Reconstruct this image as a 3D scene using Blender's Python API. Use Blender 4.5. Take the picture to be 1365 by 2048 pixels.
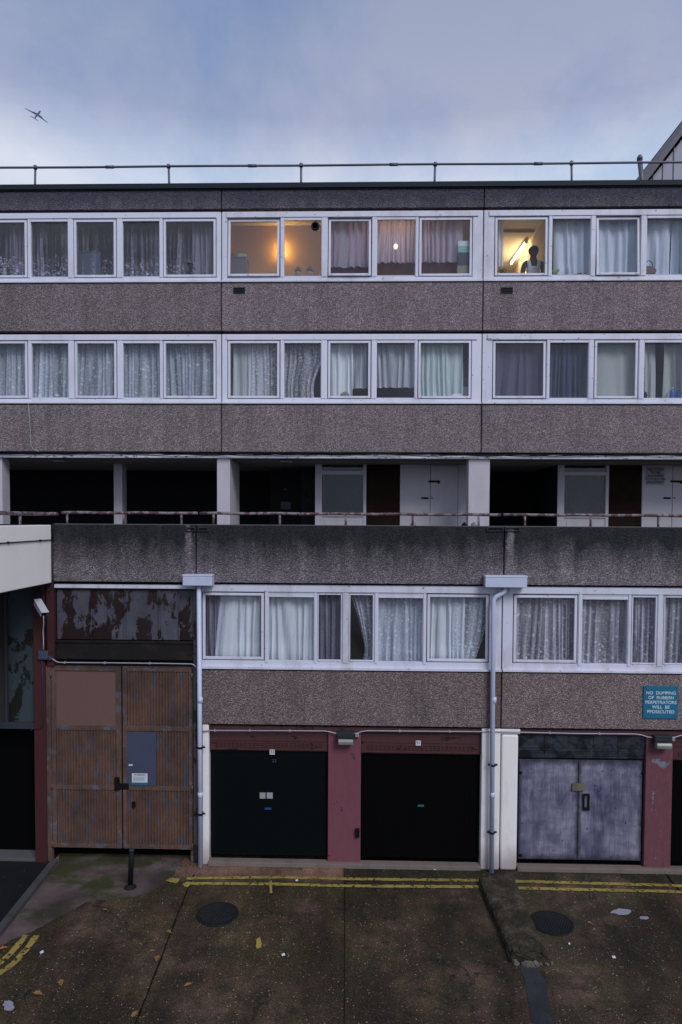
import bpy, bmesh, math, random
from mathutils import Vector, Matrix, Euler
random.seed(7)
S = bpy.context.scene
for o in list(bpy.data.objects): bpy.data.objects.remove(o)
COL = S.collection

# ------------------------------------------------------------------ camera
F = 1365.0; W0, H0 = 1365.0, 2048.0
YAW, PITCH, ROLL = math.radians(1.45), math.radians(2.0), math.radians(0.30)
HOR = 1040.0
CAMZ = 6.37
SHY = HOR - (H0/2 - F*math.tan(PITCH))
cd = bpy.data.cameras.new('camera'); cam = bpy.data.objects.new('camera', cd); COL.objects.link(cam)
cd.sensor_fit = 'VERTICAL'; cd.sensor_height = 36.0; cd.sensor_width = 24.0
cd.lens = F/H0*36.0
cd.shift_y = SHY/H0
cd.clip_start = .05; cd.clip_end = 20000
cam.location = (0, 0, CAMZ)
ROT = Matrix.Rotation(YAW, 3, 'Z') @ Matrix.Rotation(math.radians(90)-PITCH, 3, 'X') @ Matrix.Rotation(ROLL, 3, 'Z')
cam.rotation_euler = ROT.to_euler('XYZ')
S.camera = cam
S.render.resolution_x = 682; S.render.resolution_y = 1024

def ray(px, py):
    return ROT @ Vector(((px-W0/2)/F, (H0/2+SHY-py)/F, -1.0))
def P(px, py, Y):                       # facade measurement -> world x, z on the plane y = Y
    d = ray(px, py); t = Y/d.y
    return d.x*t, CAMZ+d.z*t
def G(px, py, z=0.0):                   # ground measurement -> world x, y
    d = ray(px, py); t = (z-CAMZ)/d.z
    return d.x*t, d.y*t
def X(px, py, Y): return P(px, py, Y)[0]
def Z(py, Y, px=700): return P(px, py, Y)[1]

# ------------------------------------------------------------------ world and sun
SUN_EL, SUN_AZ = math.radians(43), math.radians(150)      # azimuth from +Y clockwise: behind the viewer
w = bpy.data.worlds.new('World'); S.world = w; w.use_nodes = True
nt = w.node_tree; nt.nodes.clear()
def wn(t, **k):
    n = nt.nodes.new(t)
    for a, b in k.items(): setattr(n, a, b)
    return n
L = nt.links.new
sky = wn('ShaderNodeTexSky', sky_type='NISHITA', sun_disc=False, sun_elevation=SUN_EL, sun_rotation=SUN_AZ)
try: sky.air_density = 1.3; sky.dust_density = 1.5
except Exception: pass
tc = wn('ShaderNodeTexCoord'); mp = wn('ShaderNodeMapping'); mp.inputs['Scale'].default_value = (1.1, 1.1, 1.25); mp.inputs['Location'].default_value = (3.1, .4, 1.25)
L(tc.outputs['Generated'], mp.inputs['Vector'])
n1 = wn('ShaderNodeTexNoise'); n1.inputs['Scale'].default_value = 2.7; n1.inputs['Detail'].default_value = 7; n1.inputs['Roughness'].default_value = .62; n1.inputs['Distortion'].default_value = .25
L(mp.outputs[0], n1.inputs['Vector'])
r1 = wn('ShaderNodeValToRGB'); r1.color_ramp.elements[0].position = .38; r1.color_ramp.elements[1].position = .64
L(n1.outputs['Fac'], r1.inputs['Fac'])
sep = wn('ShaderNodeSeparateXYZ'); L(tc.outputs['Generated'], sep.inputs[0])
mr = wn('ShaderNodeMapRange'); mr.inputs['From Min'].default_value = .43; mr.inputs['From Max'].default_value = .62
L(sep.outputs['Z'], mr.inputs['Value'])
cc = wn('ShaderNodeValToRGB')
e = cc.color_ramp.elements; e[0].position = 0; e[0].color = (.56, .60, .70, 1); e[1].position = 1; e[1].color = (.255, .30, .425, 1)
x = cc.color_ramp.elements.new(.35); x.color = (.325, .355, .485, 1)
L(mr.outputs[0], cc.inputs['Fac'])
sc = wn('ShaderNodeMix', data_type='RGBA', blend_type='MULTIPLY'); sc.inputs[0].default_value = 1
L(cc.outputs[0], sc.inputs[6]); sc.inputs[7].default_value = (8.9, 8.9, 8.9, 1)
# bluer gaps: the clear sky veiled by thin cloud
sk2 = wn('ShaderNodeMix', data_type='RGBA', blend_type='MIX'); sk2.inputs[0].default_value = .90
L(sky.outputs[0], sk2.inputs[6])
gp = wn('ShaderNodeMix', data_type='RGBA', blend_type='MULTIPLY'); gp.inputs[0].default_value = 1
L(sc.outputs[2], gp.inputs[6]); gp.inputs[7].default_value = (.64, .78, .94, 1)
L(gp.outputs[2], sk2.inputs[7])
cm = wn('ShaderNodeMix', data_type='RGBA', blend_type='MIX')
L(r1.outputs['Color'], cm.inputs[0]); L(sk2.outputs[2], cm.inputs[6]); L(sc.outputs[2], cm.inputs[7])
bg = wn('ShaderNodeBackground'); bg.inputs['Strength'].default_value = .09
L(cm.outputs[2], bg.inputs['Color'])
wo = wn('ShaderNodeOutputWorld'); L(bg.outputs[0], wo.inputs[0])

sl = bpy.data.lights.new('sun', 'SUN'); sl.energy = 1.45; sl.angle = math.radians(24); sl.color = (1, .975, 1.0)
so = bpy.data.objects.new('sun', sl); COL.objects.link(so)
sd = Vector((math.sin(SUN_AZ)*math.cos(SUN_EL), math.cos(SUN_AZ)*math.cos(SUN_EL), math.sin(SUN_EL)))
so.rotation_euler = sd.to_track_quat('Z', 'Y').to_euler(); so.location = (0, -5, 30)
S.view_settings.view_transform = 'Standard'; S.view_settings.look = 'None'; S.view_settings.gamma = 1; S.view_settings.exposure = 0.6
S.render.engine = 'CYCLES'
S.cycles.max_bounces = 8; S.cycles.transparent_max_bounces = 16

# ------------------------------------------------------------------ tags and builders
def tag(o, label=None, cat=None, group=None, kind=None):
    if label: o['label'] = label
    if cat: o['category'] = cat
    if group: o['group'] = group
    if kind: o['kind'] = kind
    return o
def empty(name, loc=(0, 0, 0), label=None, cat=None, group=None):
    o = bpy.data.objects.new(name, None); COL.objects.link(o); o.location = loc; o.empty_display_size = .1
    return tag(o, label, cat, group)
def glue(o, parent):
    if parent is not None:
        o.parent = parent
        o.matrix_parent_inverse = Matrix.Identity(4)
        p = parent; off = Vector((0, 0, 0))
        while p is not None: off += p.location; p = p.parent
        o.location = o.location - off
    return o
class MB:
    def __init__(s): s.bm = bmesh.new()
    def face(s, pts, mi=0):
        f = s.bm.faces.new([s.bm.verts.new(p) for p in pts]); f.material_index = mi; return f
    def box(s, x0, x1, y0, y1, z0, z1, mi=0, M=None):
        x0, x1 = min(x0, x1), max(x0, x1); y0, y1 = min(y0, y1), max(y0, y1); z0, z1 = min(z0, z1), max(z0, z1)
        c = [Vector(p) for p in ((x0,y0,z0),(x1,y0,z0),(x1,y1,z0),(x0,y1,z0),(x0,y0,z1),(x1,y0,z1),(x1,y1,z1),(x0,y1,z1))]
        if M is not None: c = [M @ p for p in c]
        v = [s.bm.verts.new(p) for p in c]
        for q in ((0,3,2,1),(4,5,6,7),(0,1,5,4),(1,2,6,5),(2,3,7,6),(3,0,4,7)):
            s.bm.faces.new([v[i] for i in q]).material_index = mi
        return s
    def prism(s, poly, a, b, fn, mi=0):       # poly 2D, extruded between a and b; fn(u, v, w) -> xyz
        n = len(poly)
        A = [s.bm.verts.new(fn(u, v, a)) for u, v in poly]; B = [s.bm.verts.new(fn(u, v, b)) for u, v in poly]
        fs = [s.bm.faces.new(A), s.bm.faces.new(B[::-1])]
        for i in range(n): fs.append(s.bm.faces.new((A[i], B[i], B[(i+1) % n], A[(i+1) % n])))
        for f in fs: f.material_index = mi
        return s
    def tube(s, pts, r, n=10, mi=0, cap=True):
        pts = [Vector(p) for p in pts]; rings = []
        rr = r if isinstance(r, (list, tuple)) else [r]*len(pts)
        prev = None
        for i, p in enumerate(pts):
            d = (pts[min(i+1, len(pts)-1)]-pts[max(i-1, 0)]).normalized()
            if prev is None:
                a = d.orthogonal().normalized()
            else:
                a = (prev - d*prev.dot(d)); a = a.normalized() if a.length > 1e-6 else d.orthogonal().normalized()
            prev = a; b = d.cross(a)
            rings.append([s.bm.verts.new(p+(a*math.cos(t)+b*math.sin(t))*rr[i]) for t in [2*math.pi*k/n for k in range(n)]])
        for A, B in zip(rings, rings[1:]):
            for k in range(n):
                f = s.bm.faces.new((A[k], A[(k+1) % n], B[(k+1) % n], B[k])); f.smooth = True; f.material_index = mi
        if cap:
            s.bm.faces.new(rings[0][::-1]).material_index = mi; s.bm.faces.new(rings[-1]).material_index = mi
        return s
    def lathe(s, c, prof, n=20, mi=0, M=None):   # prof [(r, h)] round z through c
        rings = []
        for r, h in prof:
            ring = []
            for k in range(n):
                t = 2*math.pi*k/n; p = Vector((r*math.cos(t), r*math.sin(t), h))
                if M is not None: p = M @ p
                ring.append(s.bm.verts.new(p+Vector(c)))
            rings.append(ring)
        for A, B in zip(rings, rings[1:]):
            for k in range(n):
                f = s.bm.faces.new((A[k], A[(k+1) % n], B[(k+1) % n], B[k])); f.smooth = True; f.material_index = mi
        s.bm.faces.new(rings[0][::-1]).material_index = mi; s.bm.faces.new(rings[-1]).material_index = mi
        return s
    def ell(s, c, r, n=16, m=10, M=None, mi=0):
        prof = []
        for i in range(1, m):
            t = math.pi*i/m; prof.append((math.sin(t), -math.cos(t)))
        D = Matrix.Diagonal((r[0], r[1], r[2]))
        if M is not None: D = M @ D
        return s.lathe(c, prof, n, mi, D)
    def build(s, name, mats, parent=None, bevel=0, sub=0, fix=True, **tags):
        if fix: bmesh.ops.recalc_face_normals(s.bm, faces=s.bm.faces)
        me = bpy.data.meshes.new(name); s.bm.to_mesh(me); s.bm.free()
        for m in (mats if isinstance(mats, (list, tuple)) else [mats]): me.materials.append(m)
        o = bpy.data.objects.new(name, me); COL.objects.link(o)
        # origin to the bounding-box base centre
        if me.vertices:
            xs = [v.co.x for v in me.vertices]; ys = [v.co.y for v in me.vertices]; zs = [v.co.z for v in me.vertices]
            c = Vector(((min(xs)+max(xs))/2, (min(ys)+max(ys))/2, min(zs)))
            me.transform(Matrix.Translation(-c)); o.location = c
        glue(o, parent)
        if bevel:
            b = o.modifiers.new('bevel', 'BEVEL'); b.width = bevel; b.segments = 2; b.limit_method = 'ANGLE'
        if sub:
            b = o.modifiers.new('subdivision', 'SUBSURF'); b.levels = sub; b.render_levels = sub
        tag(o, **tags)
        return o

# ------------------------------------------------------------------ materials
class NT:
    def __init__(s, name):
        s.m = bpy.data.materials.new(name); s.m.use_nodes = True; s.t = s.m.node_tree; s.t.nodes.clear()
        s.out = s.n('ShaderNodeOutputMaterial'); s.b = s.n('ShaderNodeBsdfPrincipled'); s.l(s.b.outputs[0], s.out.inputs[0])
        s.geo = s.n('ShaderNodeNewGeometry'); s.pos = s.geo.outputs['Position']
    def n(s, t, **k):
        x = s.t.nodes.new(t)
        for a, b in k.items(): setattr(x, a, b)
        return x
    def l(s, a, b): s.t.links.new(a, b)
    def sv(s, sock, v):
        if isinstance(v, bpy.types.NodeSocket): s.l(v, sock)
        elif isinstance(v, tuple) and len(v) == 3 and sock.type == 'RGBA': sock.default_value = (*v, 1)
        else: sock.default_value = v
    def vec(s, scale, loc=(0, 0, 0), src=None):
        m = s.n('ShaderNodeMapping'); m.inputs['Scale'].default_value = scale; m.inputs['Location'].default_value = loc
        s.l(src or s.pos, m.inputs[0]); return m.outputs[0]
    def noise(s, scale, detail=4, rough=.55, vec=None, dist=0):
        x = s.n('ShaderNodeTexNoise'); x.inputs['Scale'].default_value = scale; x.inputs['Detail'].default_value = detail
        x.inputs['Roughness'].default_value = rough; x.inputs['Distortion'].default_value = dist
        s.l(vec or s.pos, x.inputs['Vector']); return x.outputs['Fac']
    def voro(s, scale, vec=None, feature='F1', out='Distance', rnd=1):
        x = s.n('ShaderNodeTexVoronoi', feature=feature); x.inputs['Scale'].default_value = scale; x.inputs['Randomness'].default_value = rnd
        s.l(vec or s.pos, x.inputs['Vector']); return x.outputs[out]
    def ramp(s, fac, stops, interp='LINEAR'):
        x = s.n('ShaderNodeValToRGB'); cr = x.color_ramp; cr.interpolation = interp
        while len(cr.elements) < len(stops): cr.elements.new(.5)
        for e, (p, c) in zip(cr.elements, stops):
            e.position = p; e.color = (c, c, c, 1) if isinstance(c, (int, float)) else (*c, 1)
        s.l(fac, x.inputs[0]); return x.outputs[0]
    def mix(s, fac, a, b, mode='MIX'):
        x = s.n('ShaderNodeMix', data_type='RGBA', blend_type=mode)
        s.sv(x.inputs[0], fac); s.sv(x.inputs[6], a); s.sv(x.inputs[7], b); return x.outputs[2]
    def math(s, op, a, b=0.0, clamp=False):
        x = s.n('ShaderNodeMath', operation=op, use_clamp=clamp); s.sv(x.inputs[0], a); s.sv(x.inputs[1], b); return x.outputs[0]
    def mr(s, v, a, b, c=0.0, d=1.0):
        x = s.n('ShaderNodeMapRange'); s.sv(x.inputs[0], v)
        for i, q in enumerate((a, b, c, d)): x.inputs[i+1].default_value = q
        return x.outputs[0]
    def xyz(s, src=None):
        x = s.n('ShaderNodeSeparateXYZ'); s.l(src or s.pos, x.inputs[0]); return x.outputs
    def bump(s, h, strength=.5, dist=.01):
        x = s.n('ShaderNodeBump'); x.inputs['Strength'].default_value = strength; x.inputs['Distance'].default_value = dist
        s.l(h, x.inputs['Height']); s.l(x.outputs[0], s.b.inputs['Normal'])
    def fin(s, col, rough=.8, metal=0.0, spec=.5):
        s.sv(s.b.inputs['Base Color'], col); s.sv(s.b.inputs['Roughness'], rough); s.b.inputs['Metallic'].default_value = metal
        s.b.inputs['Specular IOR Level'].default_value = spec
        return s.m

def paint(name, col, rough=.55, var=.12, dirt=.25, dirtcol=(.08, .075, .07), scale=3, chips=0, chipcol=(.12, .13, .2), metal=0, fine=.06, foot=False):
    m = NT(name)
    n = m.noise(scale, 5); n2 = m.noise(60, 3)
    c = m.mix(m.math('MULTIPLY', m.math('SUBTRACT', n, .5), 2*var*2, True), col, tuple(v*.6 for v in col))
    c = m.mix(m.math('MULTIPLY', n2, fine*2), c, tuple(v*.5 for v in col))
    d = m.ramp(m.noise(1.3, 8, .65, m.vec((1.5, 1.5, .5))), [(.5, 0), (.72, 1)])
    c = m.mix(m.math('MULTIPLY', d, dirt), c, dirtcol)
    if foot:
        z = m.xyz()[2]; k = m.math('MULTIPLY', m.mr(m.math('ADD', z, m.math('MULTIPLY', m.math('SUBTRACT', m.noise(5, 5), .5), .25)), .12, .5, 1, 0), .6); c = m.mix(k, c, (.17, .115, .115))
    if chips:
        k = m.ramp(m.noise(9, 6, .6, m.vec((1, 1, 2.2))), [(chips-.005, 1), (chips+.005, 0)])
        c = m.mix(k, c, chipcol)
    m.bump(n2, .15, .003)
    return m.fin(c, rough, metal)
def plain(name, col, rough=.6, metal=0.0, var=.15, scale=12, spec=None):
    m = NT(name)
    c = m.mix(m.math('MULTIPLY', m.noise(scale, 4), var*2), col, tuple(v*.4 for v in col))
    return m.fin(c, rough, metal, spec if spec is not None else (.5 if max(col) > .05 else .12))

def pebble(name, lo, hi, seed=0, stain=None, big=.25, clean=None, rust=None):
    m = NT(name)
    v = m.vec((1, 1, 1.35), (seed, seed*.7, seed*1.3))
    w_ = m.noise(9, 2, .5, v)
    vo = m.n('ShaderNodeTexVoronoi'); vo.inputs['Scale'].default_value = 52; m.l(v, vo.inputs['Vector'])
    g = m.xyz(vo.outputs['Color'])[0]
    vo2 = m.n('ShaderNodeTexVoronoi'); vo2.inputs['Scale'].default_value = 90; m.l(v, vo2.inputs['Vector'])
    g2 = m.xyz(vo2.outputs['Color'])[1]
    gg = m.math('ADD', m.math('MULTIPLY', g, .6), m.math('MULTIPLY', g2, .4))
    c = m.ramp(gg, [(.12, tuple(q*.50 for q in lo)), (.35, lo), (.62, hi), (.80, tuple(q*1.5 for q in hi)), (.93, tuple(q*2.1 for q in hi))])
    gap = m.ramp(vo.outputs['Distance'], [(.35, 0), (.62, 1)])
    c = m.mix(m.math('MULTIPLY', gap, .6), c, tuple(q*.4 for q in lo))
    # slanting brush marks and broad blotches
    st = m.ramp(m.noise(3.2, 6, .6, m.vec((1.1, 1, .7), (seed, 0, seed))), [(.32, .90), (.68, 1.08)])
    c = m.mix(1.0, c, st, 'MULTIPLY')
    br = m.ramp(m.noise(2.4, 2, .5, m.vec((5, 5, 15), (seed*3, 0, 0))), [(.3, .93), (.7, 1.06)])
    c = m.mix(1.0, c, br, 'MULTIPLY')
    if stain:
        ztop, zbot, amt, scol = stain
        z = m.xyz()[2]
        s1 = m.noise(1.0, 6, .62, m.vec((2.6, 2.6, .35), (seed+5, 0, 0)))
        s2 = m.noise(4, 6, .7)
        depth = m.math('ADD', m.mr(z, zbot, ztop, .02, 1.12), m.math('MULTIPLY', m.math('SUBTRACT', m.math('ADD', m.math('MULTIPLY', s1, .7), m.math('MULTIPLY', s2, .3)), .5), 1.7))
        k = m.ramp(depth, [(.05, 0), (.45, .55), (.80, 1)])
        if clean:                      # washed strips where water runs
            x_ = m.xyz()[0]
            for cx, wd in clean:
                d = m.math('ABSOLUTE', m.math('ADD', m.math('SUBTRACT', x_, cx), m.math('MULTIPLY', m.math('SUBTRACT', m.noise(5, 4), .5), .12)))
                k = m.math('MULTIPLY', k, m.mr(d, wd*.5, wd*1.2, .05, 1))
        sc_ = m.mix(g, scol, tuple(q*2.6 for q in scol))
        c = m.mix(m.math('MULTIPLY', k, amt), c, sc_)
    if rust:
        x_ = m.xyz()[0]
        for cx, wd, col in rust:
            d = m.math('ABSOLUTE', m.math('SUBTRACT', x_, cx))
            k = m.math('MULTIPLY', m.mr(d, 0, wd, 1, 0), m.ramp(m.noise(3, 5, .6, m.vec((2, 2, .7))), [(.35, .2), (.65, 1)]))
            c = m.mix(m.math('MULTIPLY', k, .55), c, col, 'MIX')
    oi = m.n('ShaderNodeObjectInfo'); c = m.mix(1.0, c, m.ramp(oi.outputs['Random'], [(0, .88), (1, 1.10)]), 'MULTIPLY')
    run = m.ramp(m.noise(1.0, 5, .6, m.vec((3.5, 1, .25), (seed*2, 0, seed))), [(.50, 0), (.75, 1)])
    c = m.mix(m.math('MULTIPLY', run, .42), c, tuple(q*.35 for q in lo))
    h = m.math('SUBTRACT', 1, vo.outputs['Distance'])
    m.bump(h, .9, .012)
    return m.fin(c, .9, 0, .25)

def peel(name, paintc, rustc, scale=2.2, thr=.47, streak=(1, 1, .6), rough=.7, paint2=None, soft=.012, dark=None, loc=(0,0,0), zgrad=None, grime=0):
    m = NT(name)
    v = m.vec(streak, loc)
    n = m.noise(scale, 9, .62, v, .3)
    n = m.math('ADD', n, m.math('MULTIPLY', m.math('SUBTRACT', m.noise(scale*4.5, 6, .65, m.vec((1.3, 1, .8), loc)), .5), .22))
    if zgrad:
        z = m.xyz()[2]
        n = m.math('ADD', n, m.mr(z, zgrad[0], zgrad[1], zgrad[2], 0))
    k = m.ramp(n, [(thr-soft, 1), (thr+soft, 0)])
    a = m.mix(m.noise(14, 5, .6, m.vec((1, 1, .3))), paintc, paint2 or tuple(q*.65 for q in paintc))
    b = m.mix(m.noise(7, 6), rustc, dark or tuple(q*.25 for q in rustc))
    c = m.mix(k, a, b)
    if grime:
        c = m.mix(m.math('MULTIPLY', m.ramp(m.noise(1.7, 7, .65, m.vec((1, 1, .7), (3, 0, 5))), [(.40, 0), (.66, 1)]), grime), c, (.014, .011, .011))
    sp = m.ramp(m.noise(38, 3, .5), [(.66, 0), (.70, 1)])
    c = m.mix(m.math('MULTIPLY', sp, .6), c, rustc)
    m.bump(m.math('SUBTRACT', 1, k), .4, .006)
    return m.fin(c, rough, 0, .3)

YL, YU, YB = 12.3, 14.5, 15.65
zp = Z(1052, YL)                       # parapet top
M = {}
stn = (.0030, .0052, .0062)
M['peb_up'] = pebble('pebble dash upper', (.165, .135, .147), (.26, .215, .233), 1)
M['peb_up2'] = pebble('pebble dash middle', (.165, .137, .143), (.258, .216, .224), 4)
M['peb_top'] = pebble('pebble dash roof fascia', (.12, .105, .125), (.19, .165, .19), 9, stain=(Z(376, YU), Z(425, YU)-.1, .85, (.022, .023, .035)))
M['peb_par'] = pebble('pebble dash parapet', (.15, .13, .145), (.245, .215, .235), 2,
                      stain=(zp+.05, Z(1172, YL)+.16, .93, stn), clean=[(X(378, 1100, YL), .06), (X(1021, 1090, YL), .07)])
M['peb_low'] = pebble('pebble dash lower', (.165, .128, .128), (.26, .206, .202), 6, rust=[(X(990, 1400, YL), .28, (.10, .06, .035))])
M['white'] = paint('white gloss frame', (.60, .61, .72), .45, .10, .35, (.24, .23, .25), chips=.31, chipcol=(.2, .2, .25))
M['white_old'] = paint('old white frame', (.565, .575, .68), .5, .12, .55, (.24, .22, .22), chips=.335, chipcol=(.10, .10, .15))
M['white_peel'] = paint('peeling white fascia', (.60, .60, .67), .55, .08, .2, chips=.405, chipcol=(.11, .115, .20))
M['cream_pillar'] = paint('cream pillar', (.74, .71, .71), .7, .08, .35, (.20, .16, .14), foot=True)
M['pillar'] = paint('walkway pillar', (.44, .41, .46), .7, .1, .25, (.2, .18, .18))
M['bridge'] = paint('bridge concrete', (.83, .79, .77), .8, .06, .12, (.4, .36, .32))
M['gap'] = plain('gap shade black', (.012, .014, .018), .9)  # near-black colour puts the gap shadow into backings and joints
M['edge'] = plain('roof felt edge', (.018, .024, .032), .6)
M['redpil'] = peel('red painted pillar', (.165, .052, .072), (.06, .05, .07), 2.6, .33, (1, 1, .8), .8, (.115, .042, .055))
M['redpil2'] = peel('patchy red pillar', (.16, .055, .07), (.20, .21, .27), 3.0, .375, (1, 1, .8), .8, (.08, .032, .042), dark=(.09, .10, .13))
M['redcol'] = peel('dark red column', (.05, .011, .014), (.03, .02, .02), 2.6, .34, (1, 1, .6), .7, (.04, .012, .014))
M['maroon'] = peel('maroon lintel', (.072, .026, .03), (.02, .012, .012), 3, .38, (1, 1, 2.4), .7, (.045, .018, .02))
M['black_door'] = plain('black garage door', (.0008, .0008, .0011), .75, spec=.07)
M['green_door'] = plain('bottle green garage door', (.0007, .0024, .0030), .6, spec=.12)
M['blue_lintel'] = peel('sooty blue lintel', (.035, .045, .06), (.006, .007, .009), 4, .5, (1, 1, 1.2), .6, (.018, .023, .033), soft=.08)
M['pipe'] = paint('grey painted pipe', (.46, .51, .66), .45, .06, .15, (.15, .15, .15))
M['conduit'] = paint('galvanised conduit', (.28, .29, .34), .45, .1, .3)
M['steel'] = plain('dull steel', (.34, .34, .36), .45, .4)
M['rail'] = peel('flaking red handrail', (.085, .042, .042), (.19, .17, .19), 9, .50, (1, 1, 1), .6, (.07, .028, .028), dark=(.16, .14, .16))
M['roofrail'] = plain('grey roof rail', (.085, .09, .125), .5)
M['gate'] = peel('brown gate paint', (.165, .088, .058), (.115, .12, .165), 3.4, .44, (2.4, 1, .6), .7, (.075, .045, .038), dark=(.04, .035, .04), grime=.6)
M['gate_frame'] = peel('brown gate frame', (.14, .080, .062), (.15, .15, .19), 3.0, .43, (1.2, 1, 1.2), .7, (.06, .038, .034), dark=(.05, .045, .055), grime=.55)
M['gate_smooth'] = peel('brown gate sheet', (.135, .076, .066), (.07, .04, .04), 5, .25, (1, 1, 1), .7, (.115, .066, .057))
M['patch'] = paint('grey repair sheet', (.042, .052, .095), .5, .12, .2)
M['rusty'] = peel('flaking grey steel sheet', (.078, .080, .11), (.020, .0045, .004), 2.7, .468, (1.5, 1, .7), .6, (.065, .066, .09), dark=(.005, .004, .005), zgrad=(Z(1285, YL), Z(1180, YL), -.035), grime=.5)
M['rust_dark'] = peel('black rusted beam', (.006, .005, .006), (.028, .018, .012), 3, .42, (.5, 1, 1.4), .7, soft=.08)
M['tealpeel'] = peel('peeling teal board', (.030, .046, .055), (.008, .007, .006), 2.0, .44, (1, 1, .8), .7, (.028, .044, .052), loc=(4, 0, 2))
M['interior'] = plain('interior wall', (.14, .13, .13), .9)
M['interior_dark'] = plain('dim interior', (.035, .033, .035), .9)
M['recess'] = plain('walkway back wall', (.012, .012, .014), .9)  # near-black colour deepens the natural shade of the recess
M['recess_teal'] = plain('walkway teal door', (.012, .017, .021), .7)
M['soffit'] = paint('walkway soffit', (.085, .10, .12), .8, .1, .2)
M['warm_wall'] = plain('kitchen wall', (.50, .40, .26), .85, var=.06, scale=2)
M['ceil'] = plain('kitchen ceiling', (.52, .43, .30), .9, var=.05, scale=2)
M['soft_metal'] = paint('smeared grey door', (.20, .205, .29), .6, .1, .2)
M['black'] = plain('matt black', (.006, .006, .008), .6)
M['darkgrey'] = plain('dark grey plastic', (.03, .033, .04), .5)
M['tealsign'] = paint('teal enamel', (.010, .125, .215), .35, .05, .06)
M['lettering'] = plain('white lettering', (.55, .6, .66), .5)
M['skin'] = plain('brown skin', (.045, .021, .014), .5, var=.05)
M['hair'] = plain('black hair', (.006, .005, .005), .8)
M['cloth_white'] = plain('white cotton', (.58, .58, .62), .9, var=.05)
M['jeans'] = plain('blue trousers', (.03, .04, .07), .9)
M['terracotta'] = plain('glazed pot', (.30, .30, .33), .4)
M['leafgreen'] = plain('leaf green', (.03, .06, .02), .6)
M['darkleaf'] = plain('dark spiky leaf', (.015, .022, .022), .7)
M['brown_bag'] = plain('brown leather', (.07, .032, .028), .5)
M['teal_card'] = plain('mint card', (.20, .42, .38), .7)
M['navy_card'] = plain('navy card', (.03, .035, .06), .7)
M['tan_card'] = plain('tan card', (.22, .19, .16), .8)
M['blue_plastic'] = plain('blue bottle plastic', (.02, .10, .42), .35)
M['clear_plastic'] = plain('pale bottle', (.25, .3, .38), .3)
M['yellow_green'] = plain('yellow green wool', (.20, .24, .08), .8)
M['plane'] = plain('aircraft paint', (.10, .10, .16), .5)
M['lens'] = paint('milky lamp lens', (.24, .26, .24), .35, .1, .3)
M['foil'] = plain('scratched plate', (.45, .46, .50), .35, .3, .3, 60)
M['brown_tile'] = None

def M_smear():
    m = NT('smeared whitewash door')
    n = m.noise(1.5, 8, .62, m.vec((1.6, 1, .8), (2, 0, 1)), .5)
    n2 = m.noise(2.2, 7, .6, m.vec((1.6, 1, .8), (7, 0, 4)), .8)
    f = m.math('ADD', m.math('MULTIPLY', n, .55), m.math('MULTIPLY', n2, .45))
    c = m.ramp(f, [(.36, (.045, .046, .088)), (.45, (.105, .104, .165)), (.53, (.165, .160, .222)), (.63, (.25, .24, .295))])
    hs = m.ramp(m.noise(2.0, 4, .6, m.vec((1.2, 1, 5))), [(.42, .86), (.62, 1.08)])
    c = m.mix(1.0, c, hs, 'MULTIPLY')
    vs = m.ramp(m.noise(2.0, 5, .6, m.vec((22, 1, .9))), [(.35, .80), (.65, 1.16)]); c = m.mix(1.0, c, vs, 'MULTIPLY')
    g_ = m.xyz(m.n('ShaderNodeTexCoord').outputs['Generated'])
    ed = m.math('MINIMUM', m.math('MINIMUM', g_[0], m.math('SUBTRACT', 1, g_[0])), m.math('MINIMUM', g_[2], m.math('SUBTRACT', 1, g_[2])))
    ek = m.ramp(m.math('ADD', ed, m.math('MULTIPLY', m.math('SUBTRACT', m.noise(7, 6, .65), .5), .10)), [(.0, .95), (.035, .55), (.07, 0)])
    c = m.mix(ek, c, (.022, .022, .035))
    sp = m.ramp(m.noise(16, 4, .6), [(.66, 0), (.71, 1)])
    c = m.mix(sp, c, (.02, .022, .035))
    m.bump(n2, .2, .004)
    return m.fin(c, .6, 0, .3)
M['smear'] = M_smear()
def M_tile():
    m = NT('brown hung tiles')
    b = m.n('ShaderNodeTexBrick'); b.inputs['Scale'].default_value = 1; b.offset = 0.0
    mp_ = m.n('ShaderNodeCombineXYZ'); q = m.xyz(); m.l(q[0], mp_.inputs[0]); m.l(q[2], mp_.inputs[1]); m.l(mp_.outputs[0], b.inputs['Vector'])
    for k_, v_ in (('Mortar Size', .004), ('Brick Width', .19), ('Row Height', .19)): b.inputs[k_].default_value = v_
    b.inputs['Color1'].default_value = (.022, .010, .004, 1); b.inputs['Color2'].default_value = (.007, .003, .0025, 1); b.inputs['Mortar'].default_value = (.003, .002, .002, 1)
    g = m.noise(3, 5, .6, m.vec((8, 1, .8)))
    c = m.mix(m.math('MULTIPLY', g, .9), b.outputs[0], (.012, .005, .004))
    return m.fin(c, .7, 0, .1)
M['brown_tile'] = M_tile()

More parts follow.
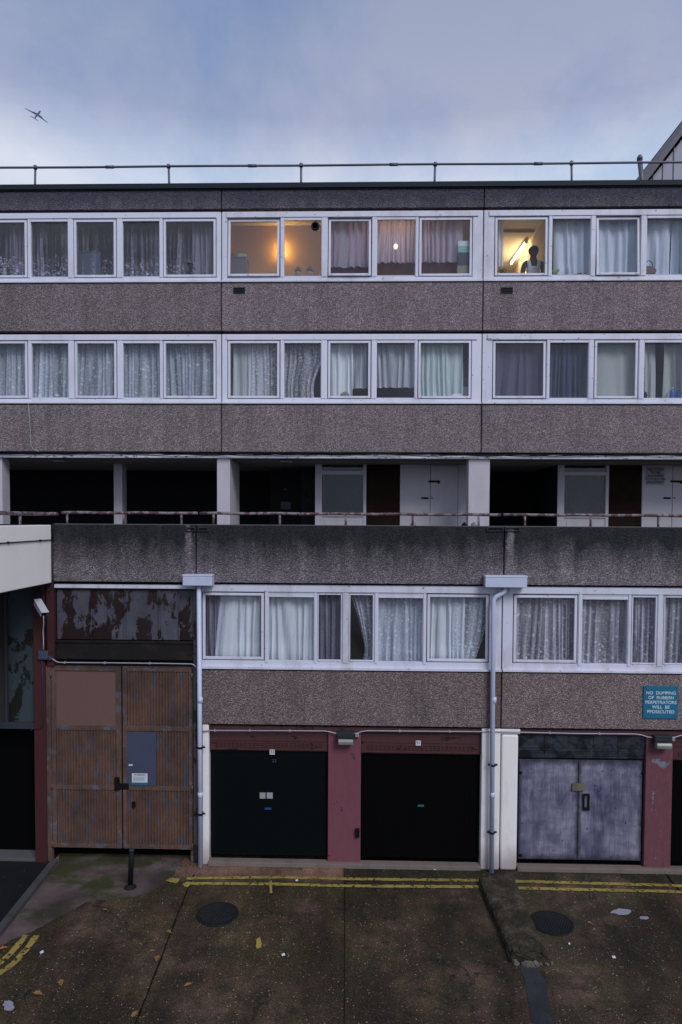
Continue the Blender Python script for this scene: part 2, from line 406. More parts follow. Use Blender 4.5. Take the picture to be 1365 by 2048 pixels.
def M_glass(dirt=.04):
    m = NT('window glass')
    g = m.n('ShaderNodeBsdfGlossy'); g.inputs['Roughness'].default_value = .03; g.inputs['Color'].default_value = (.9, .93, 1, 1)
    t = m.n('ShaderNodeBsdfTransparent'); t.inputs['Color'].default_value = (.95, .965, .97, 1)
    f = m.n('ShaderNodeFresnel'); f.inputs['IOR'].default_value = 1.5
    nz = m.noise(1.2, 3); bp = m.n('ShaderNodeBump'); bp.inputs['Strength'].default_value = .03; bp.inputs['Distance'].default_value = .03; m.l(nz, bp.inputs['Height']); m.l(bp.outputs[0], g.inputs['Normal'])
    mx = m.n('ShaderNodeMixShader'); m.l(m.math('MULTIPLY', f.outputs[0], m.math('SUBTRACT', 1, m.geo.outputs['Backfacing']), True), mx.inputs[0]); m.l(t.outputs[0], mx.inputs[1]); m.l(g.outputs[0], mx.inputs[2])
    # thin film of dirt
    d = m.n('ShaderNodeBsdfDiffuse'); d.inputs['Color'].default_value = (.35, .34, .36, 1)
    k = m.math('MULTIPLY', m.ramp(m.noise(2.5, 6, .6), [(.35, .25), (.7, 1)]), dirt)
    m2 = m.n('ShaderNodeMixShader'); m.l(k, m2.inputs[0]); m.l(mx.outputs[0], m2.inputs[1]); m.l(d.outputs[0], m2.inputs[2])
    m.l(m2.outputs[0], m.out.inputs[0]); return m.m
M['glass'] = M_glass()
M['clear_glass'] = M_glass(.006)
def M_misty():
    m = NT('misted kitchen glass')
    g = m.n('ShaderNodeBsdfGlossy'); g.inputs['Roughness'].default_value = .05
    t = m.n('ShaderNodeBsdfTransparent'); t.inputs['Color'].default_value = (.9, .88, .86, 1)
    rf = m.n('ShaderNodeBsdfRefraction'); rf.inputs['IOR'].default_value = 1.01; rf.inputs['Roughness'].default_value = .25
    mx = m.n('ShaderNodeMixShader'); mx.inputs[0].default_value = .0; m.l(t.outputs[0], mx.inputs[1]); m.l(rf.outputs[0], mx.inputs[2])
    m2 = m.n('ShaderNodeMixShader'); m2.inputs[0].default_value = .06; m.l(mx.outputs[0], m2.inputs[1]); m.l(g.outputs[0], m2.inputs[2])
    d = m.n('ShaderNodeBsdfDiffuse'); d.inputs['Color'].default_value = (.42, .38, .46, 1)
    m3 = m.n('ShaderNodeMixShader'); m.l(m.math('MULTIPLY', m.ramp(m.noise(3, 5), [(.3, .7), (.7, 1)]), .05), m3.inputs[0]); m.l(m2.outputs[0], m3.inputs[1]); m.l(d.outputs[0], m3.inputs[2])
    m.l(m3.outputs[0], m.out.inputs[0]); return m.m
M['misty'] = M_misty()

def curtain_mat(name, col, base=.5, dots=0.0, dscale=10, hem=0.0, hemh=.4, fold=1, stripes=0.0, thr=.16, trans=.12):
    m = NT(name)
    gen = m.n('ShaderNodeTexCoord').outputs['Generated']; gz = m.xyz(gen)[2]
    a = m.math('ADD', base, m.math('MULTIPLY', m.math('SUBTRACT', m.noise(3, 4, .6, m.vec((2, 1, .5))), .5), .30))
    if dots or hem:
        wv = m.vec((1, .0, 1))
        dn = m.noise(dscale*1.2, 3, .5, wv)
        vd = m.voro(dscale, wv)
        pet = m.math('ADD', vd, m.math('MULTIPLY', m.math('SUBTRACT', dn, .5), .5))
        k = m.ramp(pet, [(thr, 1), (thr+.10, 0)])
        net = m.ramp(m.noise(dscale*2.3, 4, .6, wv), [(.48, 0), (.60, 1)])
        hz = m.mr(gz, 0, hemh, 1, 0)
        a = m.math('ADD', a, m.math('MULTIPLY', k, m.math('ADD', dots, m.math('MULTIPLY', hz, hem))))
        a = m.math('ADD', a, m.math('MULTIPLY', net, m.math('ADD', dots*.4, m.math('MULTIPLY', hz, hem*.6))))
    if stripes:
        a = m.math('ADD', a, m.math('MULTIPLY', m.math('SUBTRACT', m.noise(2, 3, .6, m.vec((5, 1, .12))), .5), stripes))  # upright alpha streaks draw fold shading into the net
    at = m.n('ShaderNodeAttribute'); at.attribute_name = 'fold_dens_shade'
    a = m.math('ADD', a, m.math('MULTIPLY', m.math('SUBTRACT', at.outputs['Fac'], .5), .55 if base < .7 else (.30 if base < .9 else .06)))  # overlap density along the folds, also standing in for their shading
    a = m.math('MINIMUM', m.math('MAXIMUM', a, .02), .985)
    d = m.n('ShaderNodeBsdfDiffuse'); d.inputs['Color'].default_value = (*col, 1)
    tl = m.n('ShaderNodeBsdfTranslucent'); tl.inputs['Color'].default_value = (*col, 1)
    mx = m.n('ShaderNodeMixShader'); mx.inputs[0].default_value = trans; m.l(d.outputs[0], mx.inputs[1]); m.l(tl.outputs[0], mx.inputs[2])
    t = m.n('ShaderNodeBsdfTransparent')
    m2 = m.n('ShaderNodeMixShader'); m.l(a, m2.inputs[0]); m.l(t.outputs[0], m2.inputs[1]); m.l(mx.outputs[0], m2.inputs[2])
    m.l(m2.outputs[0], m.out.inputs[0]); return m.m
M['c_floral'] = curtain_mat('floral hem net', (.60, .56, .78), .07, .10, 9, .85, .42, stripes=.35)
M['c_lace'] = curtain_mat('blue white lace', (.72, .77, .90), .44, .30, 9, .1, .3, stripes=.5)
M['c_dot'] = curtain_mat('spotted net', (0.667, 0.667, 0.753), .42, .6, 9, 0, .3, stripes=.6, thr=.10)
M['c_sheer'] = curtain_mat('plain sheer net', (0.710, 0.738, 0.824), .60, stripes=.45)
M['c_white'] = curtain_mat('heavy white net', (.80, .83, .90), .88, stripes=.45)
M['c_grey'] = curtain_mat('thin grey net', (.50, .47, .64), .34, stripes=.3)
M['c_pink'] = curtain_mat('pink sheer net', (.56, .50, .64), .90, stripes=.3, trans=.5)
M['c_green'] = curtain_mat('off white cloth', (.60, .68, .70), .93, stripes=.2)
M['c_dark'] = curtain_mat('dark slate cloth', (.11, .11, .17), .97)
M['c_navy'] = curtain_mat('deep navy cloth', (.075, .085, .15), .97)
M['c_pale'] = curtain_mat('pale blue grey cloth', (.66, .72, .84), .95, trans=.2)
M['c_olive'] = curtain_mat('grey green cloth', (0.440, 0.454, 0.454), .97)
M['c_lace2'] = curtain_mat('patterned lace', (.76, .75, .86), .46, .35, 9, .45, .35, stripes=.45)
M['c_scallop'] = curtain_mat('scalloped lace', (0.710, 0.753, 0.880), .42, .5, 11, .2, .5, stripes=.2)
M['c_red'] = curtain_mat('dark red cloth', (.07, .022, .024), .97)

def emis(name, col, s):
    m = NT(name); e = m.n('ShaderNodeEmission'); e.inputs[0].default_value = (*col, 1); e.inputs[1].default_value = s
    m.l(e.outputs[0], m.out.inputs[0]); return m.m

# ------------------------------------------------------------------ text
def text(body, size, x, z, Y, mat, parent, align='CENTER', name='lettering', space=1.0, depth=.0008, bold=0.0):
    cu = bpy.data.curves.new('t', 'FONT'); cu.body = body; cu.size = size; cu.align_x = align; cu.align_y = 'CENTER'; cu.extrude = depth; cu.offset = bold; cu.space_character = space
    to = bpy.data.objects.new('t', cu); COL.objects.link(to)
    dg = bpy.context.evaluated_depsgraph_get(); dg.update()
    me = bpy.data.meshes.new_from_object(to.evaluated_get(dg))
    bpy.data.objects.remove(to)
    me.transform(Matrix.Rotation(math.pi/2, 4, 'X')); me.materials.clear(); me.materials.append(mat)
    o = bpy.data.objects.new(name, me); COL.objects.link(o); o.location = (x, Y, z)
    return glue(o, parent)

# =================================================================== GROUND
def M_ground():
    m = NT('mossy aggregate paving')
    q = m.xyz()
    big = m.noise(.55, 6, .6, m.vec((1, 1, 1), (3, 2, 0)))
    mid = m.noise(2.3, 7, .6)
    c = m.ramp(big, [(.38, (.030, .018, .008)), (.50, (.060, .037, .020)), (.62, (.128, .076, .053))])
    c = m.mix(m.ramp(mid, [(.45, 0), (.62, .8)]), c, (.017, .013, .006))
    # moss near the wall and in slow patches
    moss = m.math('MULTIPLY', m.ramp(m.noise(1.4, 7, .65, m.vec((1, 1, 1), (9, 4, 0))), [(.42, 0), (.64, 1)]), m.mr(q[1], 8.5, 12.2, .5, 1.0))
    c = m.mix(m.math('MULTIPLY', moss, .85), c, (.026, .031, .006))
    hug = m.math('MULTIPLY', m.mr(q[1], 11.8, 12.3, 0, 1), m.math('MULTIPLY', m.mr(q[0], -.4, .4, 0, 1), m.ramp(m.noise(4, 6, .7), [(.36, 0), (.5, 1)])))
    c = m.mix(hug, c, (.009, .014, .005))
    br = m.math('MULTIPLY', m.mr(q[1], 11.75, 12.05, 0, 1), m.mr(q[0], -.18, -.26, 0, 1))
    c = m.mix(m.math('MULTIPLY', br, m.ramp(mid, [(.3, .5), (.6, .95)])), c, (.22, .12, .085))
    # damp dark band along the joints and by the gutter
    damp = m.ramp(m.noise(.9, 5, .6, m.vec((1, 1, 1), (1, 8, 3))), [(.5, 0), (.7, .7)])
    c = m.mix(damp, c, (.011, .009, .007))
    vo = m.n('ShaderNodeTexVoronoi'); vo.inputs['Scale'].default_value = 75; m.l(m.pos, vo.inputs['Vector'])
    g = m.xyz(vo.outputs['Color'])
    c = m.mix(m.ramp(g[0], [(.35, .45), (.5, 0)]), c, (.008, .007, .006))
    c = m.mix(m.ramp(g[0], [(.70, 0), (.95, .34)]), c, (.11, .07, .05))
    c = m.mix(m.ramp(g[1], [(.986, 0), (.99, .6)]), c, (.22, .16, .13))
    v2 = m.n('ShaderNodeTexVoronoi'); v2.inputs['Scale'].default_value = 28; m.l(m.pos, v2.inputs['Vector'])
    k2 = m.math('MULTIPLY', m.ramp(m.xyz(v2.outputs['Color'])[2], [(.975, 0), (.98, 1)]), m.ramp(v2.outputs['Distance'], [(.22, 1), (.27, 0)]))
    c = m.mix(k2, c, (.30, .20, .15))
    # each cast slab has its own tone, with rain-washed streaks down the slope
    sl_ = m.ramp(m.mr(q[0], -6, 6, 0, 1), [(0, 1.0), (.31, 1.06), (.477, 1.0), (.4771, .86), (.72, .88), (.7201, 1.04)], 'CONSTANT')
    c = m.mix(1.0, c, sl_, 'MULTIPLY')
    wash = m.ramp(m.noise(1.0, 6, .62, m.vec((1.7, .35, 1), (4, 2, 0))), [(.36, .62), (.5, 1.0), (.66, 1.5)])
    c = m.mix(1.0, c, wash, 'MULTIPLY')
    wv = m.n('ShaderNodeVectorMath', operation='ADD'); nz = m.n('ShaderNodeTexNoise'); nz.inputs['Scale'].default_value = 2.5; nz.inputs['Detail'].default_value = 5; m.l(m.pos, nz.inputs['Vector']); m.l(m.pos, wv.inputs[0]); m.l(nz.outputs['Color'], wv.inputs[1])
    cr_ = m.n('ShaderNodeTexVoronoi', feature='DISTANCE_TO_EDGE'); cr_.inputs['Scale'].default_value = .42; m.l(wv.outputs[0], cr_.inputs['Vector'])
    ck = m.math('MULTIPLY', m.ramp(cr_.outputs['Distance'], [(.003, 1), (.009, 0)]), m.ramp(m.noise(.6, 2), [(.5, 0), (.56, .8)]))
    c = m.mix(ck, c, (.006, .005, .004))
    stn_ = m.ramp(m.noise(3.3, 3, .5, m.vec((1, 1, 1), (7, 3, 0))), [(.66, 0), (.74, .6)]); c = m.mix(stn_, c, (.008, .0075, .008))
    m.bump(m.math('ADD', m.math('SUBTRACT', 1, vo.outputs['Distance']), m.math('MULTIPLY', mid, 1.5)), .7, .010)
    return m.fin(c, m.ramp(mid, [(.3, .55), (.7, .85)]), 0, .3)
def M_apron():
    m = NT('smooth mossy concrete')
    n = m.noise(1.6, 8, .6); c = m.ramp(n, [(.35, (.052, .038, .036)), (.6, (.105, .078, .078)), (.75, (.14, .11, .11))])
    moss = m.ramp(m.noise(1.1, 7, .62, m.vec((1, 1.5, 1), (5, 1, 0))), [(.47, 0), (.58, .9)])
    c = m.mix(moss, c, (.028, .034, .008))
    c = m.mix(m.ramp(m.noise(.9, 4, .5, m.vec((1, 1, 1), (2, 9, 0))), [(.5, 0), (.66, .65)]), c, (.022, .018, .017))
    m.bump(m.noise(40, 4), .3, .004)
    return m.fin(c, .75, 0, .3)
def M_asphalt(name, col):
    m = NT(name); n = m.noise(90, 3); c = m.mix(m.ramp(n, [(.4, 0), (.7, .8)]), col, tuple(q*2.2 for q in col))
    c = m.mix(m.ramp(m.noise(1.5, 5), [(.4, 0), (.7, .6)]), c, tuple(q*.4 for q in col))
    m.bump(n, .5, .006); return m.fin(c, .8, 0, .3)
M['ground'] = M_ground(); M['apron'] = M_apron(); M['asphalt'] = M_asphalt('asphalt', (.0032, .0032, .0042)); M['tar'] = M_asphalt('tar strip', (.018, .021, .026))

g = MB(); g.face([(-400, -300, 0), (400, -300, 0), (400, 700, 0), (-400, 700, 0)])
g.build('ground', M['ground'], kind='structure')
# apron: irregular outline
def gp(px, py, z=.004):
    x_, y_ = G(px, py); return (x_, y_, z)
ap = [(118, 1727), (-60, 1950), (0, 1894), (60, 1866), (100, 1852), (128, 1845), (170, 1806), (215, 1796), (262, 1790), (300, 1768), (332, 1748), (352, 1728), (366, 1716), (118, 1716)]
ap = [(118, 1727), (60, 1799), (0, 1873), (-50, 1935), (-20, 1905), (20, 1882), (55, 1868), (95, 1848), (140, 1822), (170, 1806), (215, 1799), (262, 1795), (305, 1782), (340, 1760), (358, 1735), (372, 1716), (240, 1716), (118, 1716)]
def jagged(pts, amp, n=5, seed=1):
    rnd = random.Random(seed); out = []
    for (a, b), (c_, d) in zip(pts, pts[1:]+pts[:1]):
        for k in range(n):
            t = k/n; out.append((a+(c_-a)*t+(rnd.uniform(-amp, amp) if k else 0), b+(d-b)*t+(rnd.uniform(-amp, amp)*.6 if k else 0)))
    return out
def sheet(name, poly, mat, z=.004, parent=None, **t):
    mb = MB()
    vs = [mb.bm.verts.new(gp(a, b, z)) for a, b in poly]
    f = mb.bm.faces.new(vs)
    if f.calc_center_median() is not None:
        f.normal_update()
        if f.normal.z < 0: f.normal_flip()
    return mb.build(name, mat, parent, fix=False, **t)
A1 = [(-50, 1935), (-20, 1905), (20, 1882), (55, 1868), (95, 1848), (140, 1822), (170, 1806), (215, 1799), (262, 1795), (305, 1782), (340, 1760), (358, 1735), (372, 1716)]
A1j = jagged(A1, 2.2, 4, 3)[:-4]
sheet('pavement', A1j+[(372, 1700), (118, 1700), (118, 1727), (60, 1799), (0, 1873)], M['apron'], kind='structure')
# road under the bridge and the kerb
rx0, ry0 = G(104, 1727); rx1, ry1 = G(-12, 1872)
dirk = Vector((rx1-rx0, ry1-ry0, 0)).normalized()
nrm = Vector((-dirk.y, dirk.x, 0));  nrm = -nrm if nrm.x < 0 else nrm
pa = Vector((rx0, ry0, 0))-dirk*1.2; pb = Vector((rx0, ry0, 0))+dirk*30
g = MB(); g.face([tuple(pa+Vector((0, 0, .006))), tuple(pb+Vector((0, 0, .006))), tuple(pb+Vector((-8, 0, .006))), tuple(pa+Vector((-8, 0, .006)))])
g.build('road', M['asphalt'], kind='structure')  # near-black asphalt colour includes the shade under the bridge
M['kerb'] = paint('mossy kerb stone', (.045, .045, .048), .85, .3, .5, (.012, .014, .010))
g = MB()
t = 0.0
while t < 14:
    a = Vector((rx0, ry0, 0))+dirk*(t+.008); b = Vector((rx0, ry0, 0))+dirk*(t+.907)
    wv = nrm*.12
    g.prism([(0, 0), (.12, 0), (.12, .085), (.10, .10), (.02, .10), (0, .085)], 0, 1, lambda u, v, w_, a=a, b=b: tuple(a+(b-a)*w_+nrm*u+Vector((0, 0, v))))
    t += .915
g.build('kerb', M['kerb'], kind='structure')
# slab joints
M['joint'] = plain('joint filler', (.006, .006, .006), .9)
def strip(name, pts, wpx, mat, z=.004, seed=0, jag=.5, **t):
    rnd = random.Random(seed); mb = MB(); prev = None; P3 = []
    for (a, b), (c_, d) in zip(pts, pts[1:]):
        n = max(2, int(math.hypot(c_-a, d-b)/7))
        for k in range(n): P3.append((a+(c_-a)*k/n, b+(d-b)*k/n))
    P3.append(pts[-1]); W_ = [Vector(gp(a, b, z)) for a, b in P3]
    for i, p in enumerate(W_):
        d = (W_[min(i+1, len(W_)-1)]-W_[max(0, i-1)]); d.z = 0; d.normalize(); s = Vector((-d.y, d.x, 0))
        j = 1+rnd.uniform(-jag, jag); j2 = 1+rnd.uniform(-jag, jag)
        A, B = mb.bm.verts.new(p-s*wpx*j/2), mb.bm.verts.new(p+s*wpx*j2/2)
        if prev: mb.bm.faces.new((prev[0], A, B, prev[1]))
        prev = (A, B)
    o = mb.build(name, mat, **t); return o
strip('ground_joint', [(388, 1750), (352, 1840), (320, 1925), (275, 2040), (240, 2130)], .022, M['joint'], .009, 3, .5, kind='structure')
strip('ground_joint', [(690, 1730), (690, 1850), (689, 2060), (688, 2150)], .009, M['joint'], .009, 4, .4, kind='structure')
strip('ground_joint', [(1322, 1736), (1365, 1789), (1430, 1870)], .03, M['joint'], .009, 5, .5, kind='structure')
strip('tar_strip', [(1050, 1925), (1069, 1960), (1086, 2048), (1096, 2130)], .26, M['tar'], .006, 6, .08, kind='structure')
# yellow lines
def M_yellow():
    m = NT('worn yellow paint')
    n = m.noise(11, 7, .7); k = m.ramp(n, [(.40, 1), (.46, 0)])
    c = m.mix(m.noise(30, 3), (.36, .27, .06), (.20, .155, .04))
    c = m.mix(m.ramp(m.noise(2.2, 4), [(.45, 0), (.7, .5)]), c, (.06, .05, .02))
    m.fin(c, .7)
    t = m.n('ShaderNodeBsdfTransparent'); mx = m.n('ShaderNodeMixShader'); m.l(k, mx.inputs[0]); m.l(m.b.outputs[0], mx.inputs[1]); m.l(t.outputs[0], mx.inputs[2]); m.l(mx.outputs[0], m.out.inputs[0])
    return m.m
M['yellow'] = M_yellow()
ly = empty('double_yellow_line', (*G(800, 1765), 0), 'worn double yellow lines running along the foot of the garage wall', 'road marking')
a_ = strip('painted_line', [(374, 1758), (560, 1755.5), (690, 1759), (960, 1762), (1100, 1765.5), (1335, 1772), (1420, 1776)], .088, M['yellow'], .013, 7, .16); glue(a_, ly)
a_ = strip('painted_line', [(372, 1768), (560, 1769.5), (690, 1773), (960, 1775), (1100, 1779), (1335, 1784), (1420, 1789)], .088, M['yellow'], .013, 8, .16); glue(a_, ly)
a_ = strip('painted_line', [(540, 1752), (543, 1788)], .05, M['yellow'], .015, 18, .5); glue(a_, ly)
ly = empty('double_yellow_line', (*G(35, 1905), 0), 'short curved pair of thick yellow lines near the left kerb', 'road marking')
a_ = strip('painted_line', [(-30, 1945), (0, 1928), (25, 1905), (42, 1885), (54, 1872)], .10, M['yellow'], .013, 9, .13); glue(a_, ly)
a_ = strip('painted_line', [(-30, 1962), (0, 1948), (28, 1928), (55, 1898), (74, 1872)], .10, M['yellow'], .013, 10, .13); glue(a_, ly)
def blob(name, px, py, wpx, hpx, mat, z, seed, lab, cat, group=None, th=.004, n=14):
    rnd = random.Random(seed); mb = MB(); pts = []
    for k in range(n):
        t = 2*math.pi*k/n; r = rnd.uniform(.6, 1.1); pts.append((px+wpx/2*r*math.cos(t), py+hpx/2*r*math.sin(t)))
    c = [G(a, b) for a, b in pts]
    mb.prism(c, z, z+th, lambda u, v, w_: (u, v, w_))
    return mb.build(name, mat, label=lab, cat=cat, group=group)
M['spill'] = plain('yellow paint spill', (.34, .24, .05), .7)
M['spill_white'] = plain('white paint spill', (.33, .33, .40), .7, var=.5, scale=40)
blob('paint_spill', 348, 1762, 34, 12, M['yellow'], .010, 31, 'lumpy yellow paint blot at the left end of the wall lines', 'paint spill')
blob('paint_spill', 374, 1771, 18, 9, M['yellow'], .010, 32, 'small yellow blot on the joint just under the line end', 'paint spill')
o_ = blob('paint_spill', 518, 1888, 13, 24, M['spill'], .010, 33, 'upright yellow paint spot on the middle slab below the left manhole', 'paint spill')
blob('paint_spill', 1243, 1824, 46, 14, M['spill_white'], .010, 34, 'pale splash of white paint right of the right manhole', 'paint spill')
blob('paint_spill', 1289, 1837, 20, 7, M['spill_white'], .010, 35, 'small white paint spot right of the larger splash', 'paint spill')
blob('paint_spill', 17, 2012, 26, 22, M['spill_white'], .010, 36, 'white paint streaks in the bottom left corner', 'paint spill')
M['leaf_y'] = plain('fallen leaf', (.24, .145, .04), .8, var=.4)
M['leaf_o'] = plain('fallen orange leaf', (.26, .10, .03), .7)
def leaf(px, py, s, rot, mat, lab, seed):
    rnd = random.Random(seed); x_, y_ = G(px, py); mb = MB()
    prof = [(0, -1), (.45, -.55), (.35, -.3), (.75, -.1), (.4, .2), (.5, .55), (.15, .6), (0, 1), (-.15, .6), (-.5, .5), (-.4, .15), (-.8, -.1), (-.35, -.3), (-.4, -.6)]
    pts = [(a*s, b*s*1.1) for a, b in prof]
    cr, sr = math.cos(rot), math.sin(rot)
    v = [mb.bm.verts.new((x_+a*cr-b*sr, y_+a*sr+b*cr, .012+abs(a)*.35+rnd.uniform(0, .006))) for a, b in pts]
    c = mb.bm.verts.new((x_, y_, .012))
    for i in range(len(v)): mb.bm.faces.new((c, v[i], v[(i+1) % len(v)]))
    # stalk
    mb.tube([(x_, y_, .014), (x_+s*1.5*sr, y_-s*1.5*cr, .02)], .003, 5)
    return mb.build('fallen_leaf', mat, label=lab, cat='leaf', group='fallen leaves on the paving', fix=True)
leaf(122, 1967, .07, .5, M['leaf_y'], 'yellow leaf on the dark paving right of the curved yellow lines', 1)
leaf(75, 1989, .07, 1.3, M['leaf_y'], 'long thin yellow leaf just above the white paint streaks', 2)
leaf(5, 1899, .07, 2.0, M['leaf_o'], 'orange leaf beside the curved yellow lines at the left edge', 3)
leaf(315, 1918, .065, 0.1, M['leaf_y'], 'yellow leaf lying on the slanting slab joint', 4)
leaf(338, 1865, .055, .9, M['leaf_y'], 'narrow yellow leaf against the joint below the left manhole', 5)
leaf(376, 1972, .055, 2.2, M['leaf_y'], 'lone yellow leaf right of the slanting joint, low in view', 6)
leaf(270, 2031, .065, 2.8, M['leaf_y'], 'yellow leaf at the bottom end of the slanting joint', 7)
leaf(304, 1904, .035, 1.8, M['leaf_y'], 'tiny yellow leaf just left of the slanting joint', 8)
leaf(281, 1890, .03, .8, M['leaf_y'], 'tiny yellow leaf in the middle of the left slab', 9)
leaf(1180, 1848, .045, .8, M['leaf_o'], 'small orange leaf right of the right manhole', 10)
leaf(924, 1887, .035, .2, M['leaf_o'], 'small orange leaf left of the concrete hump', 11)
leaf(209, 1821, .04, 1.4, M['leaf_y'], 'pale leaf on the apron below the bollard', 12)
def scrap(px, py, s, lab, mat='lettering'):
    x_, y_ = G(px, py); mb = MB(); r = Matrix.Rotation(random.uniform(0, 3), 3, 'Z') @ Matrix.Rotation(.25, 3, 'X')
    mb.box(-s, s, -s*.7, s*.7, -.004, .004); mb.box(-s*.3, s*.9, -s*.2, s*.6, .004, .012)
    bmesh.ops.transform(mb.bm, matrix=Matrix.Translation((x_, y_, .02)) @ r.to_4x4(), verts=mb.bm.verts)
    mb.build('paper_scrap', M[mat], label=lab, cat='litter', group='scraps of litter on the paving')
scrap(84, 1907, .025, 'crumpled white scrap right of the curved yellow lines')
scrap(567, 1912, .024, 'small pale scrap right of the upright yellow spot')
scrap(869, 1740, .03, 'white scrap on the moss in front of the right black garage door')
scrap(594, 1763, .022, 'white scrap on the double yellow lines')
scrap(93, 1743, .035, 'pale scrap on the dark road beside the kerb')
scrap(1139, 1890, .018, 'tiny pale scrap below the right manhole')
scrap(1228, 1917, .024, 'pale pebble-like scrap on the right slab')
# loose grit
mb = MB(); rnd = random.Random(5)
for i in range(300):
    px, py = rnd.uniform(0, 1365), rnd.uniform(1735, 2048); x_, y_ = G(px, py); s = rnd.uniform(.002, .006)
    mb.box(x_-s, x_+s, y_-s, y_+s*.6, .004, .004+s)
M['grit'] = plain('pale grit', (.24, .18, .15), .8)
mb.build('loose_grit', M['grit'], kind='stuff', label='pale loose grit scattered over the dark paving', cat='grit')
# weeds tufts by the wall
mb = MB()
for cx, cy, n in ((986, 1743, 90), (720, 1733, 60), (820, 1733, 70), (900, 1735, 60), (1340, 1745, 70), (370, 1730, 40)):
    for i in range(n):
        px = cx+rnd.gauss(0, 26); py = cy+rnd.uniform(-2, 5); x_, y_ = G(px, py); a = rnd.uniform(0, 6.28); h = rnd.uniform(.015, .05)
        mb.face([(x_-.006, y_, .004), (x_+.006, y_, .004), (x_+.02*math.cos(a), y_+.02*math.sin(a), h)])
M['moss'] = plain('moss tuft', (.02, .035, .010), .9)
mb.build('moss', M['moss'], kind='stuff', label='dark green moss tufts along the foot of the garage wall', cat='moss')

# manholes
def manhole(px, py, rad, lab, seed):
    x_, y_ = G(px, py); r = empty('manhole_cover', (x_, y_, 0), lab, 'manhole cover', 'round drain covers in the forecourt')
    mb = MB(); mb.lathe((x_, y_, 0), [(rad*.9, .004), (rad, .004), (rad, .016), (rad*.93, .020), (rad*.90, .012), (rad*.02, .012)], 40)
    o = mb.build('rim', M['iron'], r)
    mb = MB()
    for i in range(-7, 8):
        for j in range(-7, 8):
            u, v = (i+(j % 2)*.5)*rad*.125, j*rad*.12
            if math.hypot(u, v) < rad*.85:
                mb.box(x_+u-rad*.035, x_+u+rad*.035, y_+v-rad*.035, y_+v+rad*.035, .0125, .021)
    mb.build('tread_studs', M['stud'], r)
M['iron'] = M_asphalt('cast iron', (.0035, .004, .0055))
M['stud'] = M_asphalt('worn iron', (.013, .0135, .016))
manhole(436, 1829, .335, 'worn black round cover on the left slab under the yellow lines', 1)
manhole(1104, 1847, .335, 'black round cover right of the concrete hump', 2)

# concrete hump
def hump():
    m = NT('mossy rough concrete'); n = m.noise(4, 8, .7)
    c = m.ramp(n, [(.40, (.045, .038, .024)), (.52, (.11, .088, .062)), (.64, (.20, .165, .135))])
    vv = m.voro(70); c = m.mix(m.ramp(vv, [(.1, .0), (.6, .7)]), c, (.012, .011, .008))
    c = m.mix(m.ramp(m.noise(2, 6, .6, m.vec((1, 1, 1), (4, 0, 0))), [(.48, 0), (.62, .7)]), c, (.024, .028, .010))
    m.bump(m.noise(30, 6, .75), 1, .04); mt = m.fin(c, .9, 0, .2)
    r = empty('concrete_hump', (*G(1000, 1850), 0), 'long mossy rounded concrete hump with a broken front end running from the right drainpipe', 'concrete hump')
    mb = MB(); rnd = random.Random(4)
    a0, b0 = G(957, 1768), G(1029, 1764); a1, b1 = G(1024, 1928), G(1098, 1930)
    n, q = 64, 20; rows = []
    for i in range(n+1):
        t = i/n; L_ = Vector((a0[0]+(a1[0]-a0[0])*t, a0[1]+(a1[1]-a0[1])*t, 0)); R_ = Vector((b0[0]+(b1[0]-b0[0])*t, b0[1]+(b1[1]-b0[1])*t, 0))
        h = .165*(1-.06*math.sin(t*5)); 
        if i == 0: h = .1
        row = []
        for k in range(q+1):
            u = k/q; ang = math.pi*(1-u); prof = min(1, (max(0, math.sin(ang))**.38))
            xs = .5-.5*math.copysign(abs(math.cos(ang))**.8, math.cos(ang))
            p = L_+(R_-L_)*xs
            jit = .010 if i < n-3 else .03
            row.append(mb.bm.verts.new((p.x+rnd.uniform(-jit, jit), p.y+rnd.uniform(-jit, jit), max(-.02, h*prof+rnd.uniform(-jit, jit)*.7 if 0 < k < q else -.02))))
        rows.append(row)
    for A, B in zip(rows, rows[1:]):
        for k in range(q):
            f = mb.bm.faces.new((A[k], A[k+1], B[k+1], B[k])); f.smooth = (k+len(B)) % 3 == 0
    mb.bm.faces.new(rows[0]); mb.bm.faces.new(rows[-1][::-1])
    mb.build('hump_body', mt, r)
    mb = MB(); xa, ya = G(1062, 1926)
    for i in range(38):
        x_, y_ = xa+rnd.gauss(0, .14), ya+rnd.uniform(-.10, .09); s = rnd.uniform(.015, .045)
        R3 = Euler((rnd.random()*3, rnd.random()*3, rnd.random()*3)).to_matrix().to_4x4()
        mb.box(-s, s, -s*.8, s*.8, -s*.6, s*.6, 0, Matrix.Translation((x_, y_, rnd.uniform(.01, .12)*(1 if y_ > ya else .3))) @ R3)
    mb.build('broken_end', [paint('broken concrete', (.12, .10, .085), .9, .3, .6, (.015, .013, .012))], r)
hump()

# bollard
bx, by = G(261, 1775)
r = empty('bollard', (bx, by, 0), 'thin leaning black metal bollard in front of the brown gates', 'bollard')
mb = MB(); ztop = .66
mb.tube([(bx, by, 0), (bx+.012, by+.005, ztop*.5), (bx+.025, by+.01, ztop)], [.045, .044, .042], 16); mb.build('post', M['black'], r, 0)
mb = MB(); mb.lathe((bx+.025, by+.01, ztop), [(.047, -.02), (.047, .0), (.035, .012), (.01, .016)], 16); mb.build('cap', M['darkgrey'], r)
mb = MB(); mb.lathe((bx, by, 0), [(.11, .004), (.10, .015), (.06, .035), (.046, .06)], 14); mb.build('collar', M['iron'], r)

